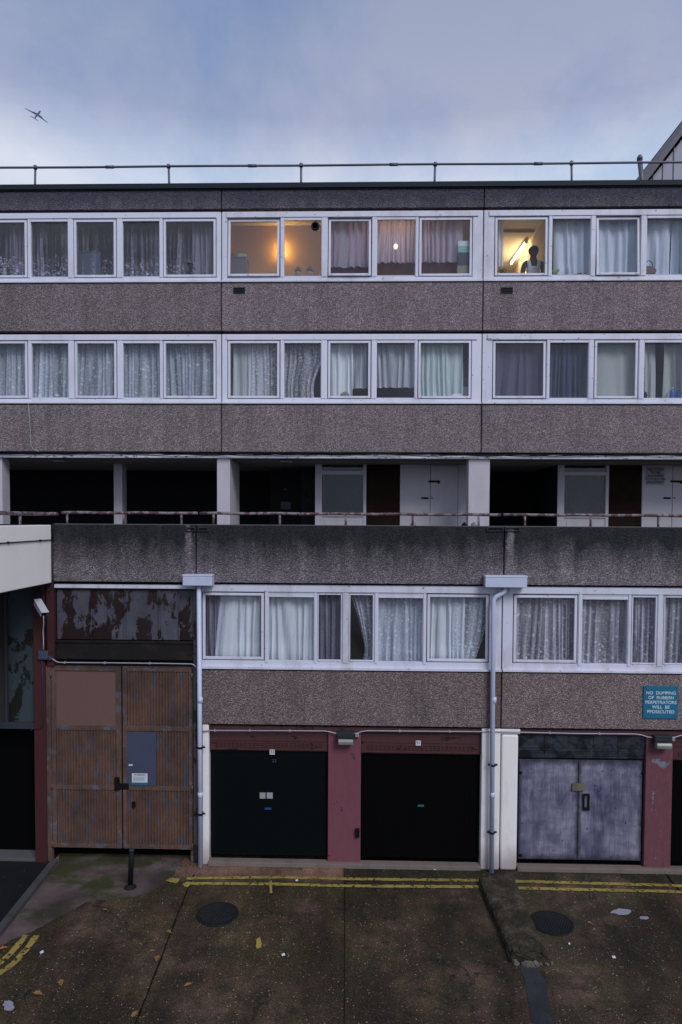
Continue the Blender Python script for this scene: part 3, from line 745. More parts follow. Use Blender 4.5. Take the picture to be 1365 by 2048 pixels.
# =================================================================== APARTMENT BLOCK
XL_, XR_ = -11.5, 10.4
blk = empty('apartment_block', (0, YL+.2, 0), 'grey pebble-dashed three-storey council block with white window bands above a row of garages', 'apartment block')
def part(mb, name, mat, bevel=0, parent=blk, **t): return mb.build(name, mat, parent, bevel, **t)

# joints in x
JU = [X(443, 640, YU), X(966, 640, YU)]; bw = JU[1]-JU[0]
JU = [JU[0]-bw, JU[0], JU[1], JU[1]+bw]
JU_ext = [XL_] + JU + [XR_]
JL = [X(393, 1110, YL), X(1008, 1110, YL)]
JLb = X(1003, 1400, YL)
g_ = .011
def panels(name_, xs, zb, zt, Y, mat, thick=.16, bevel=.008, lab=None):
    for a, b in zip(xs, xs[1:]):
        if b-a < .1: continue
        mb = MB(); mb.box(a+g_, b-g_, Y, Y+thick, zb, zt); part(mb, 'wall_panel', mat, bevel)
Zt0, Zt1 = Z(376, YU), Z(416, YU)
panels('p', JU_ext, Zt1, Zt0, YU, M['peb_top'])
panels('p', JU_ext, Z(661, YU), Z(565, YU), YU, M['peb_up'])
panels('p', JU_ext, Z(904, YU), Z(810, YU), YU, M['peb_up2'])
# roof edge and roof
mb = MB(); mb.box(XL_, XR_, YU-.05, YU+.25, Z(376.5, YU), Z(366, YU)); mb.box(XL_, XR_, YU-.025, YU+.05, Z(376.5, YU)-.02, Z(376.5, YU)); part(mb, 'roof_edge', M['edge'], .006)
mb = MB(); mb.box(XL_, XR_, YU+.25, YU+9, Zt0-.1, Z(366, YU)-.03); part(mb, 'roof', M['edge'])
# near-black backing (gap shadow put into its colour) for each panel belt
for zb, zt in ((Z(422, YU), Zt0-.02), (Z(667, YU), Z(562, YU)), (Z(909, YU), Z(807, YU))):
    mb = MB(); mb.box(XL_, XR_, YU+.165, YU+.30, zb, zt); part(mb, 'backing_wall', M['gap'])
# slabs
fl3 = Z(661, YU)+.05; fl2 = Z(904, YU)+.05
for z_ in (fl3, fl2):
    mb = MB(); mb.box(XL_, XR_, YU+.31, YU+9, z_-.22, z_); part(mb, 'floor_slab', M['interior'])
ceil3 = Z(420, YU)+.02
mb = MB(); mb.box(XL_, XR_, YU+.31, YU+9, ceil3, ceil3+.15); part(mb, 'ceiling_slab', M['ceil'])
mb = MB(); mb.box(XL_, XR_, YU+7, YU+7.2, fl2, ceil3); part(mb, 'inner_wall', M['warm_wall'])
# side and rear walls
for a in (XL_, XR_-.2):
    mb = MB(); mb.box(a, a+.2, YU+.31, YU+9, 0, Zt0-.12); part(mb, 'end_wall', M['peb_up'])
mb = MB(); mb.box(XL_+.21, XR_-.21, YU+8.8, YU+9, 0, Zt0-.12); part(mb, 'rear_wall', M['peb_up'])
# partitions: one per flat, and one inside the lit kitchen flat
for xx in JU[1:3]:
    for z0, z1 in ((fl2+.001, fl3-.221), (fl3+.001, ceil3-.001)):
        mb = MB(); mb.box(xx-.06, xx+.06, YU+.12, YU+6.99, z0, z1); part(mb, 'partition', M['warm_wall'])
xk = X(650, 495, YU+.2)
mb = MB(); mb.box(xk-.03, xk+.03, YU+.12, YU+6.99, fl3+.001, ceil3-.001); part(mb, 'partition', M['warm_wall'])
xk2 = X(1098, 495, YU+.2)

# ---- windows
def window_bay(lights, rowpy, ypx, Y, xl, xr, frame_mat, zt, zb, dy0=.035, dy1=.11, label=None):
    """lights: (px0, px1, kind, tilt, mat) glass extents; ypx: dict kind -> (top, bottom)"""
    mb = MB(); ops = []
    for px0, px1, kind, tilt, gm in lights:
        x0, x1 = X(px0, rowpy, Y+dy0), X(px1, rowpy, Y+dy0)
        t_, b_ = ypx[kind]; z1, z0 = Z(t_, Y+dy0), Z(b_, Y+dy0)
        if kind == 'c': m_ = .062; ops.append((x0-m_, x1+m_, z0-m_, z1+m_, x0, x1, z0, z1, kind, tilt, gm))
        elif kind == 'n': m_ = .028; ops.append((x0-m_, x1+m_, z0-m_, z1+m_, x0, x1, z0, z1, kind, tilt, gm))
        else: ops.append((x0, x1, z0, z1+.055, x0, x1, z0, z1, kind, tilt, gm))
    xs = xl+g_
    for i, o in enumerate(ops):
        mb.box(xs, o[0], Y+dy0, Y+dy1, zb, zt)
        mb.box(o[0], o[1], Y+dy0, Y+dy1, o[3], zt); mb.box(o[0], o[1], Y+dy0, Y+dy1, zb, o[2])
        if o[8] == 'f': mb.box(o[0]-.003, o[1]+.003, Y+dy0-.008, Y+dy0+.035, o[7], o[7]+.052)
        xs = o[1]
    mb.box(xs, xr-g_, Y+dy0, Y+dy1, zb, zt)
    # raised mullions, head drip and sill nosing
    for A, B in zip(ops, ops[1:]):
        c0, c1 = A[1]+.012, B[0]-.012
        if c1-c0 > .02: mb.box(c0, c1, Y+dy0-.014, Y+dy0+.003, zb+.10, zt-.128)
    mb.box(xl+g_+.10, xr-g_-.10, Y+dy0-.022, Y+dy0+.003, zt-.125, zt-.012)
    mb.box(xl+g_, xr-g_, Y-.028, Y+dy0+.003, zb-.018, zb+.022)
    w = part(mb, 'window', frame_mat, .004, label=label)
    for o in ops:
        _, _, _, _, x0, x1, z0, z1, kind, tilt, gm = o
        gy = Y+dy0+.035
        cm_ = None
        if kind in 'cn':
            fw = .046 if kind == 'c' else .022
            T = Matrix.Identity(4)
            if tilt:
                c = Vector(((x0+x1)/2, Y+dy0+.02, (z0+z1)/2)); T = Matrix.Translation(c) @ Matrix.Rotation(math.radians(-tilt), 4, 'X') @ Matrix.Translation(-c)
            mb = MB(); yy0, yy1 = Y+dy0-.006, Y+dy0+.045
            mb.box(x0-fw, x0, yy0, yy1, z0-fw, z1+fw, M=T); mb.box(x1, x1+fw, yy0, yy1, z0-fw, z1+fw, M=T)
            mb.box(x0, x1, yy0, yy1, z1, z1+fw, M=T); mb.box(x0, x1, yy0, yy1, z0-fw, z0, M=T)
            mb.box(x0+.012, x0+.04, yy0-.012, yy0, z0-.028, z0-.012, M=T); mb.box(x1-.04, x1-.012, yy0-.012, yy0, z0-.028, z0-.012, M=T)
            mb.build('casement', frame_mat, w, .003)
            mb = MB(); mb.box(x0-.004, x1+.004, Y+dy0+.018, Y+dy0+.022, z0-.004, z1+.004, M=T); mb.build('pane', M[gm], w)
            # rebate behind the casement: near-black ring standing in for the shaded gap
            mb = MB(); m_ = .05; q0, q1 = Y+dy0+.05, Y+dy0+.072
            mb.box(x0-.064, x0-.03, q0, q1, z0-.064, z1+.064); mb.box(x1+.03, x1+.064, q0, q1, z0-.064, z1+.064)
            mb.box(x0-.03, x1+.03, q0, q1, z1+.03, z1+.064); mb.box(x0-.03, x1+.03, q0, q1, z0-.064, z0-.03)
            mb.build('gap_ring', M['gap'], w)
        else:
            mb = MB(); mb.box(x0-.004, x1+.004, gy, gy+.004, z0-.004, z1+.004); mb.build('pane', M[gm], w)
    return w
c, f = 'c', 'f'
row3 = dict(py=495, y={'c': (441, 548), 'f': (440, 552)}, zt=Z(420.5, YU), zb=Z(562, YU))
row2 = dict(py=740, y={'c': (686, 792), 'f': (686, 795.5)}, zt=Z(667, YU), zb=Z(806, YU))
def wb(row, lights, j, mat='white', lab=None):
    return window_bay(lights, row['py'], row['y'], YU, JU[j], JU[j+1], M[mat], row['zt'], row['zb'], label=lab)
A3 = [(-47, 50, c, 0, 'glass'), (62, 136, f, 0, 'glass'), (153, 228, c, 0, 'glass'), (246, 319, f, 0, 'glass'), (332, 427.5, c, 0, 'glass')]
A2 = [(-47, 51, c, 0, 'glass'), (64, 137, f, 0, 'glass'), (155, 229, c, 0, 'glass'), (247, 320, f, 0, 'glass'), (332, 427.5, c, 0, 'glass')]
B3 = [(461, 555, c, 3, 'misty'), (569, 643, f, 0, 'misty'), (662, 738, c, 3.5, 'glass'), (755, 831, f, 0, 'glass'), (843.5, 940, c, 0, 'glass')]
B2 = [(461, 555, c, 0, 'glass'), (569, 642, f, 0, 'glass'), (661, 737, c, 0, 'glass'), (754, 829, f, 0, 'glass'), (841.5, 938, c, 0, 'glass')]
C3 = [(995, 1091, c, 1, 'clear_glass'), (1105, 1181, f, 0, 'glass'), (1198, 1275, c, 3, 'glass'), (1294, 1371, f, 0, 'glass'), (1384, 1478, c, 0, 'glass')]
C2 = [(991, 1087, c, 1.5, 'glass'), (1100, 1176.5, f, 0, 'glass'), (1194, 1271, c, 0, 'glass'), (1289, 1366, f, 0, 'glass'), (1380, 1474, c, 0, 'glass')]
JU[3] = X(1492, 640, YU)
wb(row3, A3, 0); wb(row2, A2, 0); wb(row3, B3, 1, 'white_old'); wb(row2, B2, 1); wb(row3, C3, 2, 'white_old'); wb(row2, C2, 2, 'white_old')
# plain white infill panels beyond the picture on both sides
for z0, z1 in ((row3['zb'], row3['zt']), (row2['zb'], row2['zt'])):
    for a, b in ((XL_, JU[0]), (JU[3], XR_)):
        mb = MB(); mb.box(a+g_, b-g_, YU+.035, YU+.11, z0, z1); part(mb, 'infill_panel', M['white'])
# bay joint strips
for xx in JU[1:3]:
    mb = MB(); mb.box(xx-.03, xx+.03, YU+.112, YU+.16, Z(904, YU), Zt0-.03); part(mb, 'joint_cover', M['gap'])

# row 1 (lower, forward)
row1y = {'c': (1192.5, 1316), 'f': (1195, 1322.5), 'n': (1190, 1320)}
zt1, zb1 = Z(1171, YL), Z(1338, YL)
L2 = [(411, 523, c, 0, 'glass'), (538, 628, f, 0, 'glass'), (637.5, 682, 'n', 0, 'glass'), (701, 746, 'n', 0, 'glass'), (757, 846, f, 0, 'glass'), (860, 972, c, 0, 'glass')]
L3 = [(1033, 1149, c, 0, 'glass'), (1165, 1255, f, 0, 'glass'), (1266, 1311, 'n', 0, 'glass'), (1330, 1376, 'n', 0, 'glass'), (1388, 1478, f, 0, 'glass')]
xw0 = X(402, 1255, YL)
XE = X(1500, 1255, YL)
window_bay(L2, 1255, row1y, YL, xw0, X(1005.5, 1255, YL), M['white_old'], zt1, zb1)
window_bay(L3, 1255, row1y, YL, X(1005.5, 1255, YL), XE, M['white_old'], zt1, zb1)
# row 1 panels
zq0, zq1 = Z(1451.5, YL), Z(1343, YL)
for a, b in ((xw0-.05, JLb), (JLb, XE), (XE, XR_)):
    mb = MB(); mb.box(a+g_, b-g_, YL, YL+.16, zq0, zq1); part(mb, 'wall_panel', M['peb_low'], .008)
mb = MB(); mb.box(XE+g_, XR_-g_, YL+.035, YL+.11, zb1, zt1); part(mb, 'infill_panel', M['white'])
# parapet panels
xpl = X(107, 1110, YL)
zpb = Z(1167, YL)
for a, b in ((xpl, JL[0]), (JL[0], JL[1]), (JL[1], XR_)):
    mb = MB(); mb.box(a+g_, b-g_, YL-.03, YL+.14, zpb, zp); part(mb, 'parapet_panel', M['peb_par'], .01)
# coping: lichened mortar on top
M['coping'] = paint('lichened coping', (.10, .10, .095), .9, .3, .5, (.02, .022, .02), 8)
mb = MB(); mb.box(xpl+.02, XR_, YL-.02, YL+.16, zp+.001, zp+.014); part(mb, 'coping', M['coping'], .004)
# parapet on the left, behind the bridge
mb = MB(); mb.box(XL_, xpl-.05, YL+.02, YL+.16, zpb, zp); part(mb, 'parapet_panel', M['peb_par'], .01)
# backing belts
for zb_, zt_ in ((Z(1172, YL), zp-.06), (Z(1460, YL), Z(1337, YL))):
    mb = MB(); mb.box(xw0 if zt_ < zp-1 else XL_, XR_, YL+.165, YL+.3, zb_, zt_); part(mb, 'backing_wall', M['gap'])
# walkway deck / first floor ceiling, first floor slab, lower inner walls
zdeck = zp-1.08
mb = MB(); mb.box(XL_, XR_, YL+.31, YU+9, zdeck-.2, zdeck); part(mb, 'walkway_deck', M['interior'])
zf1 = Z(1452, YL)+.03
mb = MB(); mb.box(xw0-.2, XR_, YL+.31, YU+5, zf1-.2, zf1); part(mb, 'floor_slab', M['interior'])
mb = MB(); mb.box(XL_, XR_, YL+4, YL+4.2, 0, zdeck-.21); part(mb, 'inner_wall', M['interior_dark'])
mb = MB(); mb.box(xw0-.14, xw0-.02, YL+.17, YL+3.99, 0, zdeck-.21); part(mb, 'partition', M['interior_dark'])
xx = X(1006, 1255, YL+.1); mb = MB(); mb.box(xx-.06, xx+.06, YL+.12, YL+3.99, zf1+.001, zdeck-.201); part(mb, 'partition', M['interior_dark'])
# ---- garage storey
PY = 1600
def gx(px): return X(px, PY, YL)
zG = 0.0
z_thr = .085
# fascia strip behind conduit
mb = MB(); mb.box(gx(406), XR_, YL+.05, YL+.2, Z(1465, YL), Z(1456, YL)); part(mb, 'lintel_beam', M['maroon'])
zl_t = Z(1465.5, YL)
def garage(px0, px1, ydoor, lintel_mat, name='garage_door', mat=None, lab=None, double=False, ybot=1718.5):
    x0, x1 = gx(px0), gx(px1); zl_b = Z(ydoor, YL); zb_ = Z(ybot, YL, (px0+px1)/2)
    mb = MB(); mb.box(x0, x1, YL+.09, YL+.16, zl_b+.012, zl_t)
    mb.box(x0+.02, x1-.02, YL+.078, YL+.092, zl_b+.03, zl_b+.045)
    mb.box(x0+.02, x1-.02, YL+.078, YL+.092, zl_t-.20, zl_t-.19)
    vh = (zl_t-zl_b)
    if not double:
        n = 26
        for r_ in range(3):
            for k in range(n):
                a = x0+.1+(x1-x0-.2)*k/n
                mb.box(a+.012, a+(x1-x0-.2)/n-.012, YL+.074, YL+.092, zl_b+.085+r_*.035, zl_b+.10+r_*.035)
    else:
        for k in range(5):
            a = x0+.04+(x1-x0-.08)*k/5; b = a+(x1-x0-.08)/5-.03
            mb.box(a, b, YL+.078, YL+.092, zl_b+.20, zl_t-.03)
            for r_ in range(4): mb.box(a, b, YL+.076, YL+.092, zl_b+.06+r_*.03, zl_b+.075+r_*.03)
    part(mb, 'vent_panel', lintel_mat, .003)
    if not double:
        mb = MB(); mb.box(x0+.012, x1-.012, YL+.13, YL+.17, zb_+.01, zl_b-.008)
        # pressed ribs
        k = x0+.10
        while k < x1-.10:
            mb.box(k, k+.05, YL+.126, YL+.132, zb_+.06, zl_b-.06); k += .10
        mb.box(x0+.03, x1-.03, YL+.124, YL+.132, zb_+.02, zb_+.05); mb.box(x0+.03, x1-.03, YL+.124, YL+.132, zl_b-.045, zl_b-.02)
        return [part(mb, name, mat, .003, label=lab)]
    out = []
    xm = gx(1161)
    for a, b, s in ((x0+.03, xm-.012, 0), (xm-.008, x1-.03, 1)):
        mb = MB(); mb.box(a, b, YL+.09+s*.004, YL+.13, zb_+.03, zl_b-.02)
        if s: mb.box(a, a+.05, YL+.082, YL+.096, zb_+.03, zl_b-.02)
        out.append(part(mb, name, M['smear'], .006, label=lab))
    mb = MB(); mb.box(x0, x1, YL+.14, YL+.18, zb_, zl_b+.01); part(mb, 'door_frame', M['gap'])
    return out
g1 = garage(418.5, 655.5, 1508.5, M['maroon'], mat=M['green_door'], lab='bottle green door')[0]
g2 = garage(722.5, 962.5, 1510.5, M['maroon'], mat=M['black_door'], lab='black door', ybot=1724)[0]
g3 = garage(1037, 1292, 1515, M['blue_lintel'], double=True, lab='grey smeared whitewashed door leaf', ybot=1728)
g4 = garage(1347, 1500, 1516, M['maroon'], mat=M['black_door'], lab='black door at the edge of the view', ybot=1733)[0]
def wallbox(px0, px1, name, mat, ytop=1457, y0=.0, y1=.25, bev=.012, zb_=0, label=None):
    mb = MB(); mb.box(gx(px0), gx(px1), YL+y0, YL+y1, zb_, Z(ytop, YL)); return part(mb, name, mat, bev, label=label)
wallbox(405, 417.5, 'jamb', M['cream_pillar'], 1453.5, .02)
wallbox(656, 722, 'pillar', M['redpil'], 1466, .04)
wallbox(963, 1000.5, 'pillar', M['cream_pillar'], 1459, .01, bev=.02)
wallbox(1002.5, 1036, 'pillar', M['cream_pillar'], 1466, .01, bev=.03)
wallbox(1292.5, 1346.5, 'pillar', M['redpil2'], 1466, .04)
mb = MB(); mb.box(gx(963), gx(1040), YL+.03, YL+.2, Z(1466.5, YL)+.012, Z(1455, YL)); part(mb, 'pillar_head', M['cream_pillar'], .01)
mb = MB(); mb.box(gx(1500), XR_, YL+.05, YL+.25, 0, Z(1466, YL)); part(mb, 'pillar', M['redpil'])
# threshold
M['thr'] = paint('concrete threshold', (.15, .12, .105), .9, .3, .5, (.05, .045, .035), 8)
mb = MB(); mb.box(gx(417), gx(962.5), YL-.045, YL+.125, .0, z_thr); mb.box(gx(1036.5), gx(1500), YL-.045, YL+.125, .0, z_thr); part(mb, 'threshold', M['thr'], .01)
# door furniture
def on(px0, px1, py0, py1, Y, mb=None, th=.01):
    mb = mb or MB(); x0, z1 = P(px0, py0, Y); x1, z0 = P(px1, py1, Y); mb.box(x0, x1, Y-th, Y, z0, z1); return mb
mb = on(520, 531.5, 1585, 1597, YL+.124); on(534, 546, 1585, 1597, YL+.124, mb); mb.build('lock_plate', M['foil'], g1, .002)
mb = on(530, 543, 1615, 1619, YL+.124, th=.02); mb.build('handle', plain('blue handle', (.01, .05, .22), .4), g1, .003)
text('33', .085, X(549, 1522, YL+.12), Z(1522, YL+.12, 549), YL+.1225, plain('faded figures', (.05, .06, .075), .6), g1, name='door_number')
mb = on(836, 848, 1609, 1613, YL+.124, th=.02); mb.build('handle', plain('teal handle', (.02, .10, .12), .4), g2, .003)
for (a, b, rt) in ((545, 1504, '33'), (837, 1486, '51')):
    mb = on(a-5, a+5, b-5, b+5, YL+.073, th=.006); np_ = mb.build('number_plate', M['lettering'], blk, label='small white plate numbered '+rt)
    text(rt, .075, X(a, b, YL+.06), Z(b, YL+.06, a), YL+.0655, M['black'], np_, name='figures')
mb = on(1144, 1169, 1566, 1581, YL+.085, th=.03); mb.build('lock_box', paint('corroded brass', (.13, .11, .08), .6, .3, .5, (.01, .01, .01), 30), g3[0], .004)
mb = on(1166, 1169, 1590, 1615, YL+.08, th=.02); on(1176, 1179, 1590, 1615, YL+.08, mb, .02); on(1166, 1179, 1587, 1590.5, YL+.08, mb, .02); on(1166, 1179, 1614.5, 1620, YL+.08, mb, .025)
mb.build('handle', M['black'], g3[1], .003)
for px_, py_ in ((1041, 1545), (1041, 1710), (1287, 1545), (1287, 1706)):
    mb = on(px_-3, px_+3, py_-2.5, py_+2.5, YL+.088, th=.02); mb.build('hinge', M['black'], g3[0] if px_ < 1161 else g3[1], .003)
mb = on(711, 719.5, 1656, 1673, YL+.04, th=.05); part(mb, 'key_switch', M['black'], .006)
mb = on(656.5, 664, 1697, 1708, YL+.04, th=.04); part(mb, 'socket_box', M['redpil'], .005)

# ---- left part under the parapet: peeling sheets, beam
mb = MB(); mb.box(X(108, 1172, YL), X(392, 1172, YL), YL+.02, YL+.2, Z(1177, YL, 250), Z(1169.5, YL, 250)); part(mb, 'eaves_board', M['white_old'], .004)
mb = MB()
xsr = [110, 181, 248, 317, 357, 386]
for a, b in zip(xsr, xsr[1:]):
    mb.box(X(a, 1230, YL)+.006, X(b, 1230, YL)-.006, YL+.09, YL+.12, Z(1281, YL, 250), Z(1181, YL, 250))
for a in xsr[1:-1]: mb.box(X(a, 1230, YL)-.012, X(a, 1230, YL)+.012, YL+.055, YL+.10, Z(1281, YL, 250), Z(1181, YL, 250))
part(mb, 'steel_infill', M['rusty'], .002)
mb = MB(); mb.box(X(110, 1300, YL), X(388, 1300, YL), YL+.06, YL+.2, Z(1321, YL, 250), Z(1288, YL, 250)); mb.box(X(110, 1300, YL), X(388, 1300, YL), YL+.04, YL+.12, Z(1287.5, YL, 250), Z(1283, YL, 250)); part(mb, 'lintel_beam', M['rust_dark'], .006)
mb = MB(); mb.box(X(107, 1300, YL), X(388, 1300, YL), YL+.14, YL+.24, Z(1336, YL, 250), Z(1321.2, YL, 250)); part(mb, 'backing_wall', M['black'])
mb = MB(); mb.box(X(386.5, 1300, YL), X(394, 1300, YL), YL+.03, YL+.2, Z(1726, YL, 390), Z(1178, YL, 390)); part(mb, 'end_post', peel('grey weathered post', (.075, .07, .075), (.03, .02, .02), 4, .46), .006)
mb = MB(); mb.box(X(394.5, 1300, YL), xw0-.002, YL+.045, YL+.2, 0, Z(1172, YL, 390)); part(mb, 'jamb', M['cream_pillar'], .006)
# red column
mb = MB(); mb.box(X(70, 1500, YL), X(93, 1500, YL), YL-.02, YL+.25, 0, zpb-.03); part(mb, 'column', M['redcol'], .008)
mb = MB(); mb.box(X(93.2, 1250, YL), X(108, 1250, YL), YL+.0, YL+.2, Z(1333, YL, 100), zpb-.03); part(mb, 'column', M['redcol'], .006)
# teal peeling board and its frame
mb = MB(); mb.box(X(12, 1300, YL), X(66, 1300, YL), YL+.08, YL+.11, Z(1446, YL, 40), zpb-.03); part(mb, 'board', M['tealpeel'], .003)
mb = MB()
mb.box(X(8, 1300, YL), X(12.5, 1300, YL), YL+.02, YL+.12, Z(1446, YL, 40), zpb-.03); mb.box(X(65.5, 1300, YL), X(69.5, 1300, YL), YL+.02, YL+.12, Z(1446, YL, 40), zpb-.03)
mb.box(X(-60, 1300, YL), X(69.5, 1300, YL), YL+.0, YL+.14, Z(1458, YL, 40), Z(1446, YL, 40)-.001); part(mb, 'board_frame', plain('dark grey frame', (.035, .04, .05), .6), .004)
mb = MB(); mb.box(XL_, X(8, 1300, YL), YL+.09, YL+.12, Z(1446, YL, 40), zpb-.03); part(mb, 'board', M['interior_dark'])
# black sheet standing in for the darkness inside the left opening, floor of it
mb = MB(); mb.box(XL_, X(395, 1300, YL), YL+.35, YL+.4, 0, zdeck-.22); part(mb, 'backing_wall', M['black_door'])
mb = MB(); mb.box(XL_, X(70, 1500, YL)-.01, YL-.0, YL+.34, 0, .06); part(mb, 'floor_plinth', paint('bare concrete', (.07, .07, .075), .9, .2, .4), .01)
mb = MB(); mb.box(X(107, 1500, YL), X(380, 1500, YL), YL+1.0, YL+1.05, 0, Z(1330, YL)); part(mb, 'backing_wall', M['black_door'])  # second black sheet, stands in for the dark behind the gates

# ---- walkway recess
zbt, zbb = Z(909.5, YU), Z(917, YU)
mb = MB(); mb.box(XL_, XR_, YU-.03, YU+.12, zbb, zbt); part(mb, 'fascia_beam', M['white_peel'], .004)
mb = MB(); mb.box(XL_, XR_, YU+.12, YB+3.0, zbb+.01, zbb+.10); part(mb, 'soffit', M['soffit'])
WP = 990
def bx_(px): return X(px, WP, YB)
def ux_(px): return X(px, WP, YU)
zc = zbb+.009; zd = zdeck+.001
def wallpart(x0, x1, y0, y1, z0, z1, name, mat, bev=.004, label=None):
    mb = MB(); mb.box(x0, x1, y0, y1, z0, z1); return part(mb, name, mat, bev, label=label)
wallpart(ux_(-40), ux_(4), YU+.02, YU+.35, zd, zc, 'pillar', M['pillar'], .01)
wallpart(ux_(434), ux_(460), YU+.02, YB+.05, zd, zc, 'pillar', M['pillar'], .01)
wallpart(ux_(937.5), ux_(980), YU+.02, YU+.36, zd, zc, 'pillar', M['pillar'], .01)
wallpart(bx_(228), bx_(245), YB, YB+.3, zd, zc, 'pier', M['pillar'], .006)
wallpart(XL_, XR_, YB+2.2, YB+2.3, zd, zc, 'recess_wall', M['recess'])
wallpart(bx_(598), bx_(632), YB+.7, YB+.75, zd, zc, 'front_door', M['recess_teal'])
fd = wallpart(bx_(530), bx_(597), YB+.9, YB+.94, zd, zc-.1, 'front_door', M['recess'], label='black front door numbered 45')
text('45', .07, X(571, 979, YB+.9), Z(979, YB+.9, 571), YB+.895, plain('faint figures', (.16, .16, .15), .6), fd, name='door_number')
mb = MB(); xq, zq = P(572, 1011, YB+.9); mb.box(xq-.12, xq+.12, YB+.885, YB+.899, zq-.09, zq+.09); mb.build('notice', plain('pinned notice', (.035, .04, .06), .7), fd)
mb = MB(); xq, zq = P(613, 992, YB+.7); mb.box(xq-.04, xq+.04, YB+.68, YB+.699, zq-.06, zq+.06); part(mb, 'door_bell', M['black'], .004)
for a, b in ((990, 1000), (1108, 1113)):
    pass
def flat(o, mat_glass_curt, labs):
    """window and cupboard group at the back of the walkway; o maps reference px -> px"""
    x = lambda p: bx_(o(p))
    # side wall / jamb
    wallpart(x(631), x(640), YB-.02, YB+2.0, zd, zc, 'side_wall', M['recess_teal'])
    mb = MB(); zt = Z(929, YB); z1 = Z(942, YB); z2 = Z(949.5, YB); z3 = Z(1028, YB); z4 = zd
    mb.box(x(631), x(644.5), YB-.05, YB-.021, z4, zc); mb.box(x(727), x(733), YB-.05, YB+.04, z4, zc)
    mb.box(x(640.5), x(644.5), YB-.021, YB+.04, z4, zc)
    mb.box(x(644.5), x(727), YB-.05, YB+.04, zt, zc); mb.box(x(644.5), x(727), YB-.05, YB+.04, z2, z1); mb.box(x(644.5), x(727), YB-.06, YB+.04, z3-.06, z3)
    mb.box(x(644.5), x(727), YB-.03, YB+.04, z4, z3-.06); mb.box(x(650), x(722), YB-.042, YB-.03, z4+.1, z3-.13)
    w = part(mb, 'window', M['pillar'], .004)
    mb = MB(); mb.box(x(644.5), x(727), YB, YB+.004, z1, zt); mb.box(x(644.5), x(727), YB, YB+.004, z3, z2); mb.build('pane', M['glass'], w)
    wallpart(x(733.5), x(800), YB+.01, YB+.06, zd, zc, 'tile_panel', M['brown_tile'], 0)
    mb = MB(); mb.box(x(800.5), x(861)-.006, YB-.02, YB+.04, zd, zc); mb.box(x(916.5), x(936), YB-.02, YB+.04, zd, zc); mb.box(x(861)-.006, x(916.5), YB-.02, YB+.04, Z(929.5, YB), zc); cb = part(mb, 'cupboard', M['pillar'], .003)
    mb = MB(); mb.box(x(861)+.004, x(916)-.004, YB-.028, YB+.03, zd, Z(930.5, YB)); d = part(mb, 'cupboard_door', M['pillar'], .003)
    mb = MB(); xa, za = P(o(857), 961, YB); xb, zb_ = P(o(880), 965, YB); mb.box(xa, xb, YB-.045, YB-.029, zb_, za); mb.box(xb-.05, xb-.01, YB-.05, YB-.029, zb_-.03, za); mb.build('hasp', M['black'], d, .002)
    mb = MB(); xa, za = P(o(843), 994.5, YB); xb, zb_ = P(o(857), 998, YB); mb.box(xa, xb, YB-.035, YB-.021, zb_, za); xa, za = P(o(864), 996, YB); mb.box(xa-.015, xa+.015, YB-.04, YB-.0285, za-.015, za+.015); mb.build('latch', M['black'], d, .002)
flat(lambda p: p, None, None)
flat(lambda p: p+483.5, None, None)
# dark inner rooms behind those windows
for a, b in ((631, 800), (1114, 1284)):
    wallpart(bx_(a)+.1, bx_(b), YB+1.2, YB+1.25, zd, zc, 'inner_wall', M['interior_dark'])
# cables slung along the beam
mb = MB()
for k in range(3):
    xs = XL_; pts = []; ph = k*1.3
    while xs < XR_:
        pts.append((xs, YU-.05-.02*k, zbt+.012+.02*math.sin(xs*1.1+ph)+.012*math.sin(xs*4.3+ph*2)-.008*k)); xs += .18
    mb.tube(pts, .009, 6)
cb_ = mb.build('cable', M['black'], None, label='black cables sagging along the peeling white beam above the walkway', cat='cable')
mb = MB(); xa, za = P(57, 800, YU-.04); xb, zb_ = P(62, 890, YU-.04); xc, zc_ = P(78, 903, YU-.04)
mb.tube([(xa, YU-.04, za), (xa+.02, YU-.03, (za+zb_)/2), (xb, YU-.03, zb_), (xb+.05, YU-.03, zb_-.09), (xc, YU-.04, zc_)], .0035, 6)
mb.build('cable', M['lettering'], None, label='thin white cable hanging down the wall below the second window row, far left', cat='cable')

# walkway ceiling lights
for px_ in (115, 573):
    xq = X(px_, 922, YU+.25); r = empty('ceiling_light', (xq, YU+.35, zbb), 'small flush lamp under the walkway ceiling '+('over the far left opening' if px_ < 300 else 'beside the thin white pillar'), 'ceiling light', 'walkway ceiling lamps')
    mb = MB(); mb.box(xq-.15, xq+.15, YU+.28, YU+.42, zbb-.015, zbb+.009); mb.build('housing', M['darkgrey'], r, .004)
    mb = MB(); mb.box(xq-.13, xq+.13, YU+.295, YU+.405, zbb-.055, zbb-.015); mb.build('diffuser', M['lens'], r, .012)

